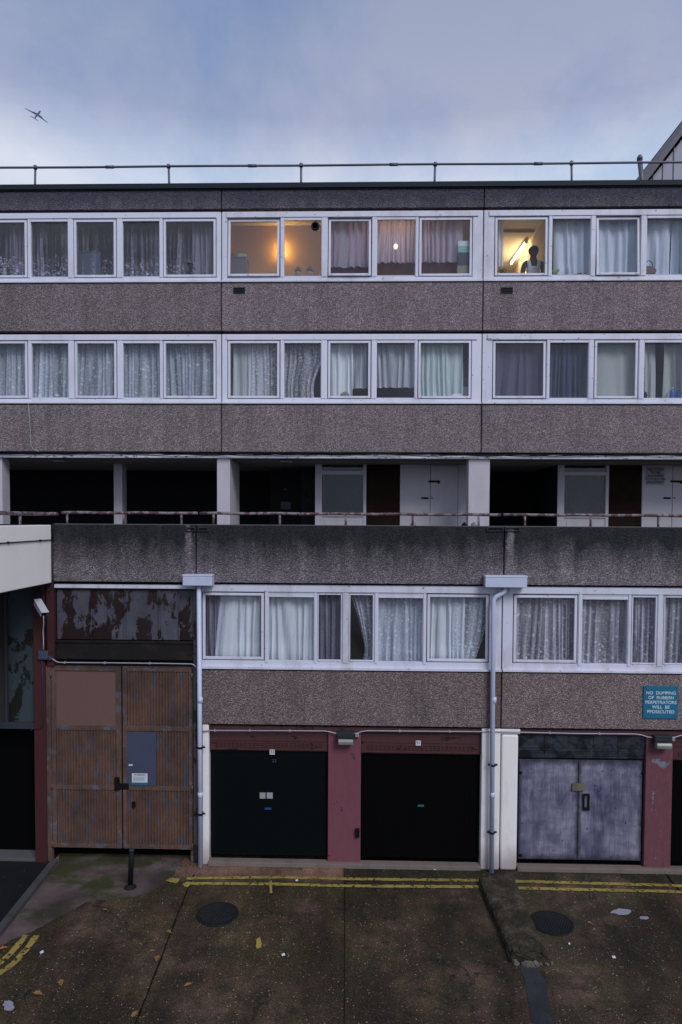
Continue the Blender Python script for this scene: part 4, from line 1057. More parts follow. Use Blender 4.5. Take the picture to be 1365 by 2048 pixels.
# ---- vents in the wall below the top windows
for px_, lab in ((479, 'air vent below the lit lamp window'), (1014, 'air vent below the window with the standing person')):
    x_, z_ = P(px_, 581, YU); r = empty('air_vent', (x_, YU, z_), 'small black rectangular '+lab, 'vent', 'wall air vents')
    mb = MB(); mb.box(x_-.125, x_+.125, YU-.012, YU+.01, z_+.045, z_+.065); mb.box(x_-.125, x_+.125, YU-.012, YU+.01, z_-.065, z_-.055); mb.box(x_-.125, x_-.112, YU-.012, YU+.01, z_-.055, z_+.045); mb.box(x_+.112, x_+.125, YU-.012, YU+.01, z_-.055, z_+.045); mb.build('frame', M['darkgrey'], r)
    mb = MB(); mb.box(x_-.111, x_+.111, YU-.002, YU+.004, z_-.055, z_+.045); mb.build('opening', M['black'], r)
    mb = MB()
    for k in range(3): mb.box(x_-.111, x_+.111, YU-.010, YU-.003, z_-.045+k*.03, z_-.037+k*.03)
    mb.build('slat', M['darkgrey'], r)

# =================================================================== RAILINGS
r = empty('roof_railing', (0, YU+.35, Z(366, YU)), 'long thin grey tube railing along the edge of the flat roof', 'railing')
yr = YU+.35; zr = Z(330, yr); zb_ = Z(366, YU)-.05
posts = [X(p, 345, yr) for p in (-196, 70, 337, 602.5, 871, 1144, 1416)]
mb = MB(); pts = []; xx = XL_+.3
while xx < XR_: pts.append((xx, yr, zr+.004*math.sin(xx*1.3))); xx += .4
mb.tube(pts, .024, 8); mb.build('top_rail', M['roofrail'], r)
for i, xx in enumerate(posts):
    mb = MB(); lean = .02*math.sin(i*2.1)
    mb.tube([(xx-lean, yr+.03, zb_), (xx, yr+.03, zr+.03)], .024, 8); mb.lathe((xx, yr+.03, zr+.03), [(.04, -.05), (.04, .02), (.02, .035)], 10); mb.build('post', M['roofrail'], r)
mb = MB()
for p in (220, 505, 788, 1077):
    xx = X(p, 330, yr); mb.tube([(xx-.09, yr, zr+.004*math.sin(xx*1.3)), (xx+.09, yr, zr+.004*math.sin(xx*1.3))], .034, 8)
mb.build('rail_joint', M['roofrail'], r)
# stout vent pipe behind the rail
yv = YU+1.0; xa, za = P(1280, 316, yv); xb, zb2 = P(1285, 368, yv)
r = empty('vent_pipe', (xb, yv, zb2), 'stubby grey vent pipe on the roof in front of the gabled building', 'pipe')
mb = MB(); mb.tube([(xb, yv, zb2-.5), (xb, yv, zb2), (xa, yv, za-.04)], .052, 14); mb.build('pipe', M['roofrail'], r)
mb = MB(); mb.lathe((xa, yv, za-.05), [(.06, 0), (.062, .06), (.04, .10), (.02, .12)], 14); mb.build('cowl', M['roofrail'], r)
# walkway handrail
zr2 = Z(1028, YL+.05)
r = empty('handrail', (0, YL+.06, zp), 'rusty red and grey handrail low on top of the mossy walkway parapet', 'railing')
jx = [X(p, 1028, YL+.05) for p in (121, 398, 1005, 1600)]
for a, b in zip(jx, jx[1:]):
    mb = MB(); n = max(3, int((b-a)/.3)); mb.tube([(a+.02+(b-a-.04)*k/n, YL+.06, zr2+.004*math.sin(k*1.7)) for k in range(n+1)], .027, 10); mb.build('top_rail', M['rail'], r)
for p in (134.5, 247.5, 363, 427.5, 560, 692, 826, 958, 1050.5, 1182, 1317.5, 1450):
    xx = X(p, 1040, YL+.05); mb = MB(); mb.tube([(xx, YL+.06, zp-.02), (xx, YL+.06, zr2-.02)], .021, 8); mb.build('post', M['rail'], r)
# spouts on the parapet above the hoppers
for px0, px1, lab in ((974, 1008, 'left'), (1010, 1041, 'right'), (372, 392, 'l2'), (396, 418, 'r2')):
    mb = MB(); x0, z1 = P(px0, 1054, YL-.05); x1, z0 = P(px1, 1063, YL-.05)
    mb.box(x0, x1, YL-.06, YL-.032, z1-.022, z1); mb.box(x0, x0+.022, YL-.06, YL-.032, z0, z1-.022); mb.box(x1-.022, x1, YL-.06, YL-.032, z0, z1-.022); mb.box(x0+.022, x1-.022, YL-.055, YL-.032, z0, z0+.016)
    part(mb, 'outlet_bracket', M['darkgrey'], .004)

# =================================================================== BRIDGE
xb1 = X(103, 1110, YL-.04)
zb0 = Z(1165, YL, 103); zb1_ = Z(1050, YL, 103)
br = empty('footbridge', (xb1-1.0, 6, zb0), 'cream painted concrete footbridge joining the walkway from the left', 'bridge')
mb = MB(); mb.box(xb1-.22, xb1, -2.0, YL-.035, zb0, zb1_); mb.build('side_wall', M['bridge'], br, .012)
mb = MB(); mb.box(xb1-2.2, xb1-.225, -2.0, YL-.02, zb0+.03, zb0+.25); mb.build('deck', M['interior_dark'], br)
mb = MB(); mb.box(xb1-2.42, xb1-2.205, -2.0, YL-.035, zb0, zb1_); mb.build('side_wall', M['bridge'], br, .012)
# conduit on the bridge face
zc1 = Z(1080.5, YL-.3, 103)
mb = MB(); mb.tube([(xb1+.012, YL-.05, zc1), (xb1+.012, -2, zc1-.02)], .010, 8)
for k in range(6): mb.box(xb1, xb1+.026, YL-.5-k*1.1, YL-.47-k*1.1, zc1-.02, zc1+.02)
mb.build('conduit', M['darkgrey'], br)
# bridge handrail
rz = Z(1028, YL, 115)
hb = empty('handrail', (xb1-.1, 6, zb1_), 'red handrail on the edge of the cream footbridge', 'railing')
mb = MB(); x0b = X(116, 1028, YL+.05)
mb.tube([(x0b, YL+.06, rz), (xb1-.02, YL+.04, rz), (xb1-.10, YL-.12, rz), (xb1-.11, YL-.5, rz), (xb1-.11, 5, rz), (xb1-.11, -1.9, rz)], .034, 10); mb.build('top_rail', M['rail'], hb)
for k in range(9):
    yy = YL-.95-k*1.25; mb = MB(); mb.tube([(xb1-.11, yy, zb1_-.01), (xb1-.11, yy, rz-.02)], .022, 8); mb.build('post', M['rail'], hb)

# =================================================================== GABLED BUILDING BEHIND
yg = 27.0
def gP(px, py, Y=yg): x_, z_ = P(px, py, Y); return x_, z_
gb = empty('clad_building', (gP(1330, 360)[0], yg, 0), 'grey metal clad building with a steep raking roof edge behind the block, top right', 'building')
x0, z0 = gP(1279, 366); x1, z1 = gP(1366, 255)
sl_ = (z1-z0)/(x1-x0); xe = x0+9; ze = z0+sl_*9
mclad = paint('pale metal cladding', (.235, .25, .33), .5, .06, .1)
mb = MB(); mb.prism([(x0+.35, 0), (xe, 0), (xe, ze-.45), (x0+.35, z0+.10-.10)], yg+.5, yg+12, lambda u, v, w_: (u, w_, v)); mb.build('wall', mclad, gb)
mb = MB()
for px_ in (1282.5, 1307, 1326.5, 1348, 1371):
    xx = gP(px_, 350, yg+.45)[0]; zz = z0+sl_*(xx-x0)-.3
    mb.box(xx-.012, xx+.012, yg+.47, yg+.499, 8, max(9, zz))
mb.build('cladding_seam', plain('seam', (.07, .07, .10), .6), gb)
n_ = Vector((-sl_, 1)).normalized()*.20
mb = MB(); mb.prism([(x0-.3, z0-.3*sl_), (xe, ze), (xe-n_.x*-1, ze-n_.y), (x0-.3+0-n_.x, z0-.3*sl_-n_.y)], yg, yg+12, lambda u, v, w_: (u, w_, v)); mb.build('roof', paint('weathered barge board', (.13, .12, .14), .8, .2, .4), gb)

# =================================================================== GATE
gt = empty('double_gate', (X(240, 1600, YL), YL+.02, 0), 'tall brown corrugated steel double gates with flaking paint, left of the garages', 'gate')
yg0 = YL+.03
def qx(px): return X(px, 1520, yg0)
def qz(py): return Z(py, yg0, 240)
def corr(mb, px0, px1, py0, py1, pitch=.052, d=.03):
    x0, x1 = qx(px0), qx(px1); z1, z0 = qz(py0), qz(py1); n = int((x1-x0)/pitch)*4; rows = []
    for z in (z0, z1): rows.append([])
    for i in range(n+1):
        x_ = x0+(x1-x0)*i/n; ph = i % 4; y_ = yg0+.035-(d if ph in (1, 2) else 0)
        for r_, z in zip(rows, (z0, z1)): r_.append(mb.bm.verts.new((x_, y_, z)))
    for i in range(n): mb.bm.faces.new((rows[0][i], rows[0][i+1], rows[1][i+1], rows[1][i]))
def leafgate(pxs, smooth, lab):
    a, b, c_, d = pxs                       # outer stile, inner edges, outer stile
    mb = MB(); z = qz
    bot = 1697; rails = [(1333, 1342.5), (1452, 1461.5), (1572, 1580.5), (1689, bot)]
    mb.box(qx(a), qx(b), yg0, yg0+.05, z(bot), z(1333)); mb.box(qx(c_), qx(d), yg0, yg0+.05, z(bot), z(1333))
    for t, q in rails: mb.box(qx(b), qx(c_), yg0+.002, yg0+.05, z(q), z(t))
    lf = mb.build('gate_leaf', M['gate_frame'], gt, .005)
    for (t0, q0), (t1, q1), i in zip(rails, rails[1:], range(3)):
        mb = MB()
        if smooth and i == 0: mb.box(qx(b), qx(c_), yg0+.022, yg0+.03, z(t1), z(q0)); mb.build('sheet', M['gate_smooth'], lf)
        else: corr(mb, b, c_, q0, t1); mb.build('corrugated_sheet', M['gate'], lf, fix=True)
    return lf
l1 = leafgate((104, 113, 233, 243.2), True, 0)
l2 = leafgate((246, 255, 378, 384), False, 0)
mb = MB(); mb.box(qx(94), qx(103.5), yg0-.01, yg0+.08, 0, qz(1334)); mb.build('gate_post', M['gate_frame'], gt, .006)
mb = MB(); mb.box(qx(380), qx(386), yg0+.055, yg0+.10, 0, qz(1334)); mb.build('gate_post', M['gate_frame'], gt, .006)
mb = MB(); mb.box(qx(254.5), qx(312.5), yg0-.004, yg0+.012, qz(1571), qz(1464)); ps = mb.build('repair_sheet', M['patch'], l2, .003)
mb = MB(); mb.box(qx(230), qx(240), yg0-.03, yg0, qz(1580), qz(1554)); mb.box(qx(236), qx(258), yg0-.02, yg0-.001, qz(1578), qz(1566)); mb.build('lock', M['black'], l1, .008)
mb = MB(); mb.box(qx(264), qx(271), yg0-.02, yg0+.01, qz(1614), qz(1603)); mb.build('bolt', M['black'], l2, .004)
for py_ in (1350, 1575, 1690):
    mb = MB(); mb.tube([(qx(104), yg0-.012, qz(py_+6)), (qx(104), yg0-.012, qz(py_-6))], .016, 8); mb.build('hinge', M['gate_frame'], l1)
    mb = MB(); mb.tube([(qx(385), yg0-.012, qz(py_+6)), (qx(385), yg0-.012, qz(py_-6))], .016, 8); mb.build('hinge', M['gate_frame'], l2)
sg = empty('sign', (qx(280), yg0-.006, qz(1557)), 'small white warning sticker on the grey sheet of the brown gate', 'sign')
mb = MB(); mb.box(qx(264.5), qx(295.5), yg0-.007, yg0-.0045, qz(1564), qz(1546)); mb.build('board', M['lettering'], sg)
mb = MB(); mb.box(qx(264.5), qx(295.5), yg0-.007, yg0-.0045, qz(1568.5), qz(1564.2)); mb.build('band', M['tealsign'], sg)
text('WARNING', .042, qx(280), qz(1549), yg0-.0085, M['navy_card'], sg, bold=.0006)
mb = MB()
for k, py_ in enumerate((1553, 1555.5, 1558, 1560.5)):
    mb.box(qx(267), qx(292-3*(k % 2)), yg0-.0082, yg0-.0071, qz(py_+.7), qz(py_))
mb.build('small_print', M['navy_card'], sg)
mb = MB(); mb.box(qx(258), qx(266), yg0-.007, yg0-.0045, qz(1531), qz(1528)); mb.build('label_strip', M['lettering'], None, label='tiny white strip label on the grey sheet above the warning sticker', cat='label')

# =================================================================== DRAINPIPES, CONDUITS, LAMPS
def drain(hx0, hx1, hy0, hy1, path, brackets, lab):
    yq = YL-.10
    x0, z1 = P(hx0, hy0, yq); x1, z0 = P(hx1, hy1, yq)
    pts = [(*(P(a, b, yq)),) for a, b in path]; zend = .01
    r = empty('drainpipe', (pts[-1][0], yq, 0), lab, 'drainpipe', 'grey drainpipes down the facade')
    mb = MB(); mb.box(x0, x1, yq-.12, YL-.032, z0, z1); mb.box(x0-.006, x1+.006, yq-.126, YL-.031, z1-.03, z1+.004); mb.build('hopper', M['pipe'], r, .008)
    p3 = [(a, yq, b) for a, b in pts]
    sm = [Vector(p3[0])]
    for i in range(1, len(p3)-1):
        A, B, C = Vector(p3[i-1]), Vector(p3[i]), Vector(p3[i+1]); d1 = min(.08, (A-B).length*.4); d2 = min(.08, (C-B).length*.4)
        for k in range(5):
            t = k/4; a = B+(A-B).normalized()*d1*(1-t); b = B+(C-B).normalized()*d2*t; sm.append(a*(1-t)+b*t)
    sm.append(Vector((p3[-1][0], yq, zend)))
    mb = MB(); mb.tube(sm, .042, 16)
    for py_ in (1400, 1590): 
        zz = Z(py_, yq, path[-1][0]); mb.lathe((pts[-1][0], yq, zz), [(.0425, -.05), (.049, -.048), (.049, .05), (.0425, .052)], 16)
    mb.build('pipe', M['pipe'], r)
    for py_ in brackets:
        zz = Z(py_, yq, path[-1][0]); mb = MB(); mb.lathe((pts[-1][0], yq, zz), [(.05, -.018), (.05, .018)], 16)
        mb.box(pts[-1][0]-.085, pts[-1][0]+.085, yq+.01, yq+.022, zz-.016, zz+.016); mb.box(pts[-1][0]-.03, pts[-1][0]+.03, yq+.022, YL+.01, zz-.012, zz+.012); mb.build('bracket', M['black'], r)
drain(369, 427.5, 1148.5, 1170.5, [(398.5, 1172), (401.5, 1735)], (1495, 1628), 'straight grey drainpipe with a short hopper between the gates and the garages')
drain(969, 1051.5, 1150.5, 1174, [(1010, 1176), (1010, 1184), (987.5, 1196), (983.5, 1743)], (1530, 1665), 'grey drainpipe with a wide hopper and a swan neck bend, on the right')
def conduit(pts, lab, rad=.011, Y=YL+.02, mat='conduit', clips=()):
    r = None; mb = MB(); p = [(*(P(a, b, Y)),) for a, b in pts]; mb.tube([(a, Y, b) for a, b in p], rad, 8)
    for a, b in clips:
        x_, z_ = P(a, b, Y); mb.box(x_-.012, x_+.012, Y-rad-.004, Y+.03, z_-.018, z_+.018)
    return mb.build('conduit', M[mat], None, label=lab, cat='conduit')
conduit([(406, 1463), (418, 1461), (560, 1461.5), (650, 1462), (660, 1463.5), (672, 1467), (678, 1468)], 'grey conduit above the green garage door up to its wall lamp', clips=((430, 1461), (500, 1461), (580, 1461.6)), Y=YL-.005)
conduit([(706, 1468), (713, 1467), (724, 1463), (735, 1461.5), (860, 1462.5), (1000, 1463.5), (1150, 1467), (1270, 1468), (1284, 1470), (1296, 1474), (1306, 1475)], 'long grey conduit between the two garage wall lamps', clips=((800, 1462), (900, 1462.8), (1100, 1465.7), (1200, 1467.4)), Y=YL-.005)
conduit([(1343, 1475), (1352, 1474), (1362, 1471), (1400, 1470)], 'short end of grey conduit right of the right wall lamp', Y=YL-.005)
conduit([(98, 1315), (104, 1317), (113, 1323), (120, 1325), (250, 1326), (330, 1327), (384, 1328), (390, 1331), (393, 1336)], 'grey conduit running over the top of the brown gates', clips=((130, 1325), (210, 1325.6), (300, 1326.5)), Y=YL-.03)
conduit([(105, 1085), (106, 1150), (104, 1172), (97, 1182), (94, 1192), (94, 1300)], 'dark thin conduit dropping past the end of the footbridge to the junction box', .009, YL-.06, 'darkgrey')
conduit([(87.5, 1232), (88, 1248), (86.5, 1262), (87.5, 1280), (87, 1300)], 'thin white cable between the security camera and the junction box', .007, YL-.05, 'white')
conduit([(85, 1318), (86, 1380), (86, 1450), (80, 1456), (68, 1457), (62, 1461)], 'grey conduit running down the red column below the junction box', .010, YL-.04, 'darkgrey')
jb = empty('junction_box', (X(89, 1310, YL-.03), YL-.03, Z(1310, YL, 89)), 'small grey junction box on the red column under the security camera', 'junction box')
mb = on(79.5, 98, 1301, 1318, YL-.021, th=.06); mb.build('box', M['patch'], jb, .006)
mb = on(80.5, 97, 1302, 1317, YL-.0815, th=.004); mb.build('lid', M['patch'], jb, .002)
mb = on(98.5, 105.5, 1312, 1319, YL-.021, th=.04); mb.build('side_box', M['patch'], jb, .004)
# wall lamps
def lamp(px, py, lab):
    x_, z_ = P(px, py, YL-.04); r = empty('wall_lamp', (x_, YL+.03, z_), lab, 'wall lamp', 'bulkhead lamps above the garage pillars')
    mb = MB(); mb.box(x_-.155, x_+.155, YL-.10, YL+.035, z_+.02, z_+.12); mb.build('housing', M['darkgrey'], r, .01)
    mb = MB(); mb.prism([(YL-.005, -.01), (YL-.12, .02), (YL-.15, -.04), (YL-.13, -.10), (YL-.03, -.115)], x_-.135, x_+.135, lambda u, v, w_: (w_, u, z_+v)); mb.build('lens', M['lens'], r, .012)
    mb = MB(); mb.box(x_-.16, x_+.16, YL-.13, YL+.0, z_-.0, z_+.019); mb.build('bezel', M['darkgrey'], r, .004)
    mb = MB(); mb.box(x_+.17, x_+.24, YL-.02, YL+.035, z_+.01, z_+.08); mb.build('gland', M['steel'], r, .006)
lamp(692, 1476, 'bulkhead wall lamp above the red pillar between the green and black garages')
lamp(1325, 1484, 'bulkhead wall lamp above the patchy red pillar at the right')
# security camera
cx, cz = P(82, 1216, YL-.35); cy = YL-.35
r = empty('security_camera', (cx, cy, cz), 'white box security camera under the footbridge on the red column', 'security camera')
dirv = Vector((.62, -.62, -.48)).normalized(); side = dirv.cross(Vector((0, 0, 1))).normalized(); up = side.cross(dirv).normalized()
T = Matrix.Translation((cx, cy, cz)) @ Matrix((( side.x, dirv.x, up.x, 0), (side.y, dirv.y, up.y, 0), (side.z, dirv.z, up.z, 0), (0, 0, 0, 1)))
mcam = paint('camera housing', (.42, .42, .47), .4, .05, .15)
mb = MB(); mb.box(-.055, .055, -.20, .18, -.05, .045, M=T); mb.box(-.066, .066, -.21, .22, .047, .058, M=T); mb.build('housing', mcam, r, .008)
mb = MB(); mb.box(-.045, .045, .181, .186, -.04, .035, M=T); mb.build('lens_window', M['black'], r)
mb = MB(); b0 = T @ Vector((0, -.1, -.05)); mb.tube([tuple(b0), tuple(b0+Vector((-.02, .03, -.07))), (X(84, 1225, YL-.03), YL-.02, Z(1222, YL, 84))], .02, 8); mb.lathe((X(84, 1225, YL-.03), YL-.03, Z(1222, YL, 84)), [(.05, -.006), (.05, .012)], 12, M=Matrix.Rotation(math.pi/2, 3, 'X')); mb.build('bracket', mcam, r)
mb = on(72, 84, 1180, 1198, YL-.021, th=.10); mb.build('control_box', plain('dark green box', (.015, .022, .022), .5), r, .01)

# =================================================================== SIGNS
sx0, sz1 = P(1288, 1371, YL-.02); sx1, sz0 = P(1356, 1437.5, YL-.02)
sg = empty('sign', ((sx0+sx1)/2, YL-.01, sz0), 'teal sign with white capitals forbidding the dumping of rubbish', 'sign')
mb = MB(); mb.box(sx0, sx1, YL-.022, YL-.012, sz0, sz1); mb.build('board', M['tealsign'], sg, .003)
hh = sz1-sz0; xc = (sx0+sx1)/2
M['signtext'] = plain('sign white', (.50, .60, .68), .5)
for i, (t, s) in enumerate((('NO  DUMPING', 1.0), ('OF  RUBBISH', 1.0), ('PERPETRATORS', 1.0), ('WILL  BE', 1.0), ('PPOSECUTED', 1.0))):
    text(t, .078, xc+.002, sz1-hh*(.225+.143*i), YL-.0235, M['signtext'], sg, bold=.0013, space=1.03)
mb = MB()
for a, b in ((.06, .06), (.94, .06), (.06, .94), (.94, .94)):
    mb.box(sx0+(sx1-sx0)*a-.01, sx0+(sx1-sx0)*a+.01, YL-.026, YL-.0225, sz0+hh*b-.01, sz0+hh*b+.01)
mb.build('screw', M['patch'], sg)
nx0, nz1 = P(1293, 933, YB-.03); nx1, nz0 = P(1329, 970, YB-.03)
sg = empty('sign', ((nx0+nx1)/2, YB-.02, nz0), 'grey walkway notice about dogs in black capitals on the white cupboard', 'sign')
mb = MB(); mb.box(nx0, nx1, YB-.030, YB-.0215, nz0, nz1); mb.build('board', plain('grey notice board', (.30, .29, .33), .7), sg, .002)
hh = nz1-nz0
for i, t in enumerate(('NO DOGS', 'TO BE', 'ALLOWED', 'TO FOUL ON', 'WALKWAY')):
    text(t, .078, (nx0+nx1)/2, nz1-hh*(.16+.175*i), YB-.0315, M['black'], sg, bold=.0012, space=.98)

# =================================================================== CURTAINS
ccount = 0
def curtain(px0, px1, row, mat, lab, top=None, bot=None, folds=None, amp=.036, edgeL=None, edgeR=None, scallop=0, Y=None, bunch=0, seed=0, nz=14, offs=.0, group='curtains behind the windows'):
    Yw = (YU if row != 1 else YL); yc = (Y if Y is not None else Yw+(.245 if row != 1 else .205))
    rp = {3: 495, 2: 740, 1: 1255}[row]
    tz = {3: 436, 2: 681, 1: 1185}[row] if top is None else top; bz = {3: 556, 2: 799, 1: 1324}[row] if bot is None else bot
    x0, x1 = X(px0, rp, yc), X(px1, rp, yc); z1, z0 = Z(tz, yc), Z(bz, yc)
    rnd = random.Random(seed+int(px0)); wd = x1-x0; fo = (folds*.8 if folds else max(3, wd*8)); n = int(max(30, fo*14)); mb = MB(); rows = []; fold_dens_shade = []
    ph = [rnd.uniform(0, 6.28) for _ in range(4)]
    for j in range(nz+1):
        t = j/nz; a = x0+(edgeL(t)*wd if edgeL else 0); b = x1-(edgeR(t)*wd if edgeR else 0); row_ = []
        for i in range(n+1):
            u = i/n; uu = u+.075*math.sin(u*5+ph[2])+.03*math.sin(u*13+ph[1])+.045*t*math.sin(u*8+ph[3])
            y_ = yc+offs+amp*(.6+.5*t)*math.sin(uu*fo*6.283+ph[0]+.8*math.sin(t*2+ph[3]))+amp*.6*math.sin(uu*fo*2.3+ph[1]+t)
            zz = z1+(z0-z1)*t
            if j == nz and scallop: zz += scallop*abs(math.sin(u*fo*3.14))
            if bunch and t > .75: y_ -= bunch*math.sin((t-.75)*12.5)*.5
            ph_ = uu*fo*6.283+ph[0]+.8*math.sin(t*2+ph[3])
            dn = .5+.20*math.cos(ph_+.6)+.16*math.cos(ph_*.43+ph[2])+.17*math.cos(ph_*2.3+ph[1]+2*t); fold_dens_shade.append(max(0, min(1, dn*(.75+.25*math.sin(uu*9+ph[2]))+.1)))  # cloth density that doubles as painted fold shading
            row_.append(mb.bm.verts.new((a+(b-a)*u+.006*math.sin(t*5+i), y_, zz)))
        rows.append(row_)
    for A, B in zip(rows, rows[1:]):
        for i in range(n):
            f_ = mb.bm.faces.new((A[i], A[i+1], B[i+1], B[i])); f_.smooth = True
    o = mb.build('curtain', M[mat], None, fix=False, label=lab, cat='curtain', group=group)
    at = o.data.attributes.new('fold_dens_shade', 'FLOAT', 'POINT'); at.data.foreach_set('value', fold_dens_shade)
    return o
T3, T2, T1 = 'top window row', 'middle window row', 'lowest window row'
curtain(-52, 54, 3, 'c_floral', 'flowered net curtain at the left edge of the top window row', seed=1)
curtain(59, 139, 3, 'c_floral', 'flowered net curtain in the second top row window from the left edge', seed=2)
curtain(148, 233, 3, 'c_floral', 'flowered net curtain with a pale frame behind it, third top row window', seed=3, folds=5)
curtain(242, 322, 3, 'c_floral', 'flowered net curtain in the fourth top row window, without ornaments', seed=4)
curtain(327, 394, 3, 'c_floral', 'flowered net curtain beside the dark umbrella shape, top row', seed=5)
curtain(392, 432, 3, 'c_grey', 'plain pale net strip right of the dark umbrella shape, top row', seed=6)
curtain(-52, 55, 2, 'c_lace', 'patterned lace curtain at the left edge of the middle window row', seed=7)
curtain(60, 140, 2, 'c_lace', 'flat patterned lace curtain in the second middle row window, above the hanging white cable', seed=8)
curtain(150, 233, 2, 'c_lace', 'draped lace curtain in the third middle row window from the left', seed=9, edgeL=lambda t: .05*(1-t))
curtain(243, 323, 2, 'c_lace', 'draped lace curtain in the fourth middle row window from the left', seed=10)
curtain(328, 432, 2, 'c_lace', 'wide bright lace curtain left of the first wall joint, middle row', seed=11)
curtain(467, 536, 2, 'c_sheer', 'plain sheer curtain just right of the first wall joint, middle row', seed=12, folds=6, amp=.012)
curtain(505, 560, 2, 'c_dot', 'spotted net curtain overlapping the plain sheer one, middle row', seed=13, offs=-.03)
curtain(566, 646, 2, 'c_dot', 'spotted net curtain gathered to one side, middle row', seed=14, folds=8, edgeR=lambda t: .22*max(0, math.sin((t-.35)*3.1)) if t > .35 else 0)
curtain(657, 706, 2, 'c_white', 'white curtain with a gathered foot, left half, middle row', seed=15, folds=5)
curtain(700, 741, 2, 'c_sheer', 'thin short curtain beside the gathered white one, middle row', seed=16, bot=777)
curtain(750, 833, 2, 'c_sheer', 'short grey curtain ending above a dark sill, middle row', seed=17, bot=776, scallop=.01)
curtain(838, 926, 2, 'c_green', 'off white curtain with crumpled papers at its foot, middle row', seed=18, edgeL=lambda t: .10*max(0, t-.6), bot=796)
curtain(986, 1092, 2, 'c_dark', 'dark slate curtain just right of the second wall joint', seed=19, folds=6)
curtain(1096, 1180, 2, 'c_navy', 'deep navy pleated curtain in the middle row', seed=20, folds=9)
curtain(1190, 1275, 2, 'c_olive', 'flat grey green curtain in the middle row', seed=21, folds=3, amp=.012)
curtain(1285, 1312, 2, 'c_olive', 'left strip of the parted grey curtain by the blue bottles', seed=22, folds=2)
curtain(1327, 1370, 2, 'c_olive', 'right strip of the parted grey curtain by the blue bottles', seed=23, folds=3)
curtain(1376, 1480, 2, 'c_olive', 'grey curtain past the right edge of the middle row', seed=24, folds=5)
curtain(655, 742, 3, 'c_pink', 'pinkish net curtain over a red brown sill, left of the bulb window', seed=25, bot=535, scallop=.012, folds=10)
curtain(748, 835, 3, 'c_pink', 'pinkish net curtain with a glowing bulb behind it', seed=26, bot=527, scallop=.015, folds=10)
curtain(838, 925, 3, 'c_pink', 'pinkish net curtain beside the stacked boxes, top row', seed=27, bot=526, scallop=.01, folds=9)
curtain(992, 1007, 3, 'c_pale', 'narrow pale curtain at the left side of the kitchen window', seed=28, folds=2, bot=536, Y=YU+.35)
curtain(1108, 1183, 3, 'c_pale', 'pale blue grey curtain right of the kitchen window', seed=29, folds=5, edgeL=lambda t: -.03*(1-t)+.02*t)
curtain(1193, 1280, 3, 'c_pale', 'pale blue grey curtain in the tilted window left of the brown bag', seed=30, folds=5)
curtain(1288, 1341, 3, 'c_pale', 'pale blue grey curtain directly behind the brown bag', seed=31, folds=4, edgeR=lambda t: .08*(1-t)*0)
curtain(1343, 1376, 3, 'c_pale', 'pale blue grey curtain at the right edge of the top row', seed=32, folds=3, edgeL=lambda t: 0)
curtain(1378, 1484, 3, 'c_pale', 'pale blue grey curtain past the right edge of the top row', seed=33, folds=5)
# lowest row
curtain(414, 450, 1, 'c_grey', 'thin grey net at the left end of the lowest window row', seed=40, folds=4, bot=1318)
curtain(432, 529, 1, 'c_white', 'white net curtain bunched on the sill in the first lowest row window', seed=41, folds=7, bunch=.06, edgeL=lambda t: .12*(1-t)**2)
curtain(532, 632, 1, 'c_white', 'white net curtain filling the second lowest row window', seed=42, folds=9, bunch=.06)
curtain(634, 685, 1, 'c_grey', 'grey net in the narrow light left of the double mullion', seed=43, folds=4)
curtain(697, 751, 1, 'c_scallop', 'scalloped lace curtain swept aside over a black gap', seed=44, folds=5, edgeL=lambda t: min(.62, .02+.62*min(1, t*1.25)**.8) if t < .86 else .62-.5*(t-.86), edgeR=lambda t: 0)
curtain(753, 850, 1, 'c_lace', 'white lace curtain bunched at the foot, right of the swept one', seed=45, folds=8, bunch=.07)
curtain(753, 850, 1, 'c_sheer', 'second sheer layer behind the bunched white lace', seed=55, folds=5, offs=.08)
curtain(856, 930, 1, 'c_white', 'white net curtain left of the scalloped edge, lowest row', seed=46, folds=7, bunch=.06)
curtain(905, 976, 1, 'c_scallop', 'scalloped lace edge curving over a dark corner by the right drainpipe', seed=47, folds=4, offs=-.03, edgeR=lambda t: .03+.55*max(0, t-.25)**1.6, amp=.012)
curtain(1029, 1153, 1, 'c_lace2', 'pleated lace curtain right of the right drainpipe', seed=48, folds=14)
curtain(1161, 1259, 1, 'c_lace2', 'lace curtain with a zigzag scalloped hem above the teal sign', seed=49, folds=8, bot=1326, scallop=.03)
curtain(1262, 1315, 1, 'c_lace2', 'narrow lace curtain left of the double mullion above the teal sign', seed=50, folds=6)
curtain(1326, 1380, 1, 'c_lace2', 'lace curtain at the right edge of the lowest window row', seed=51, folds=6, bot=1322, scallop=.02)
curtain(1384, 1482, 1, 'c_lace2', 'lace curtain past the right edge of the lowest row', seed=52, folds=8)
# walkway net
M['c_blind'] = curtain_mat('blackout blind', (.014, .018, .03), .97)
def wcurt(px0, px1, mat, lab, seed):
    x0, x1 = X(px0, 990, YB+.1), X(px1, 990, YB+.1); z1, z0 = Z(946, YB+.1), Z(1030, YB+.1); mb = MB(); n = 60
    rows = [[mb.bm.verts.new((x0+(x1-x0)*i/n, YB+.1+.02*math.sin(i*.9+seed), z)) for i in range(n+1)] for z in (z1, z0)]
    for i in range(n): mb.bm.faces.new((rows[0][i], rows[0][i+1], rows[1][i+1], rows[1][i])).smooth = True
    mb.build('curtain', M[mat], None, fix=False, label=lab, cat='curtain', group='curtains behind the windows')
M['c_teal'] = curtain_mat('teal net', (.018, .042, .052), .45, .3, 9, .1, .3)
wcurt(641, 730, 'c_teal', 'teal patterned net in the left walkway window', 1)
wcurt(1126, 1212, 'c_blind', 'dark blind in the right walkway window', 2)

# =================================================================== LIT ROOMS
def bulb(x_, y_, z_, rad, col, s):
    pass
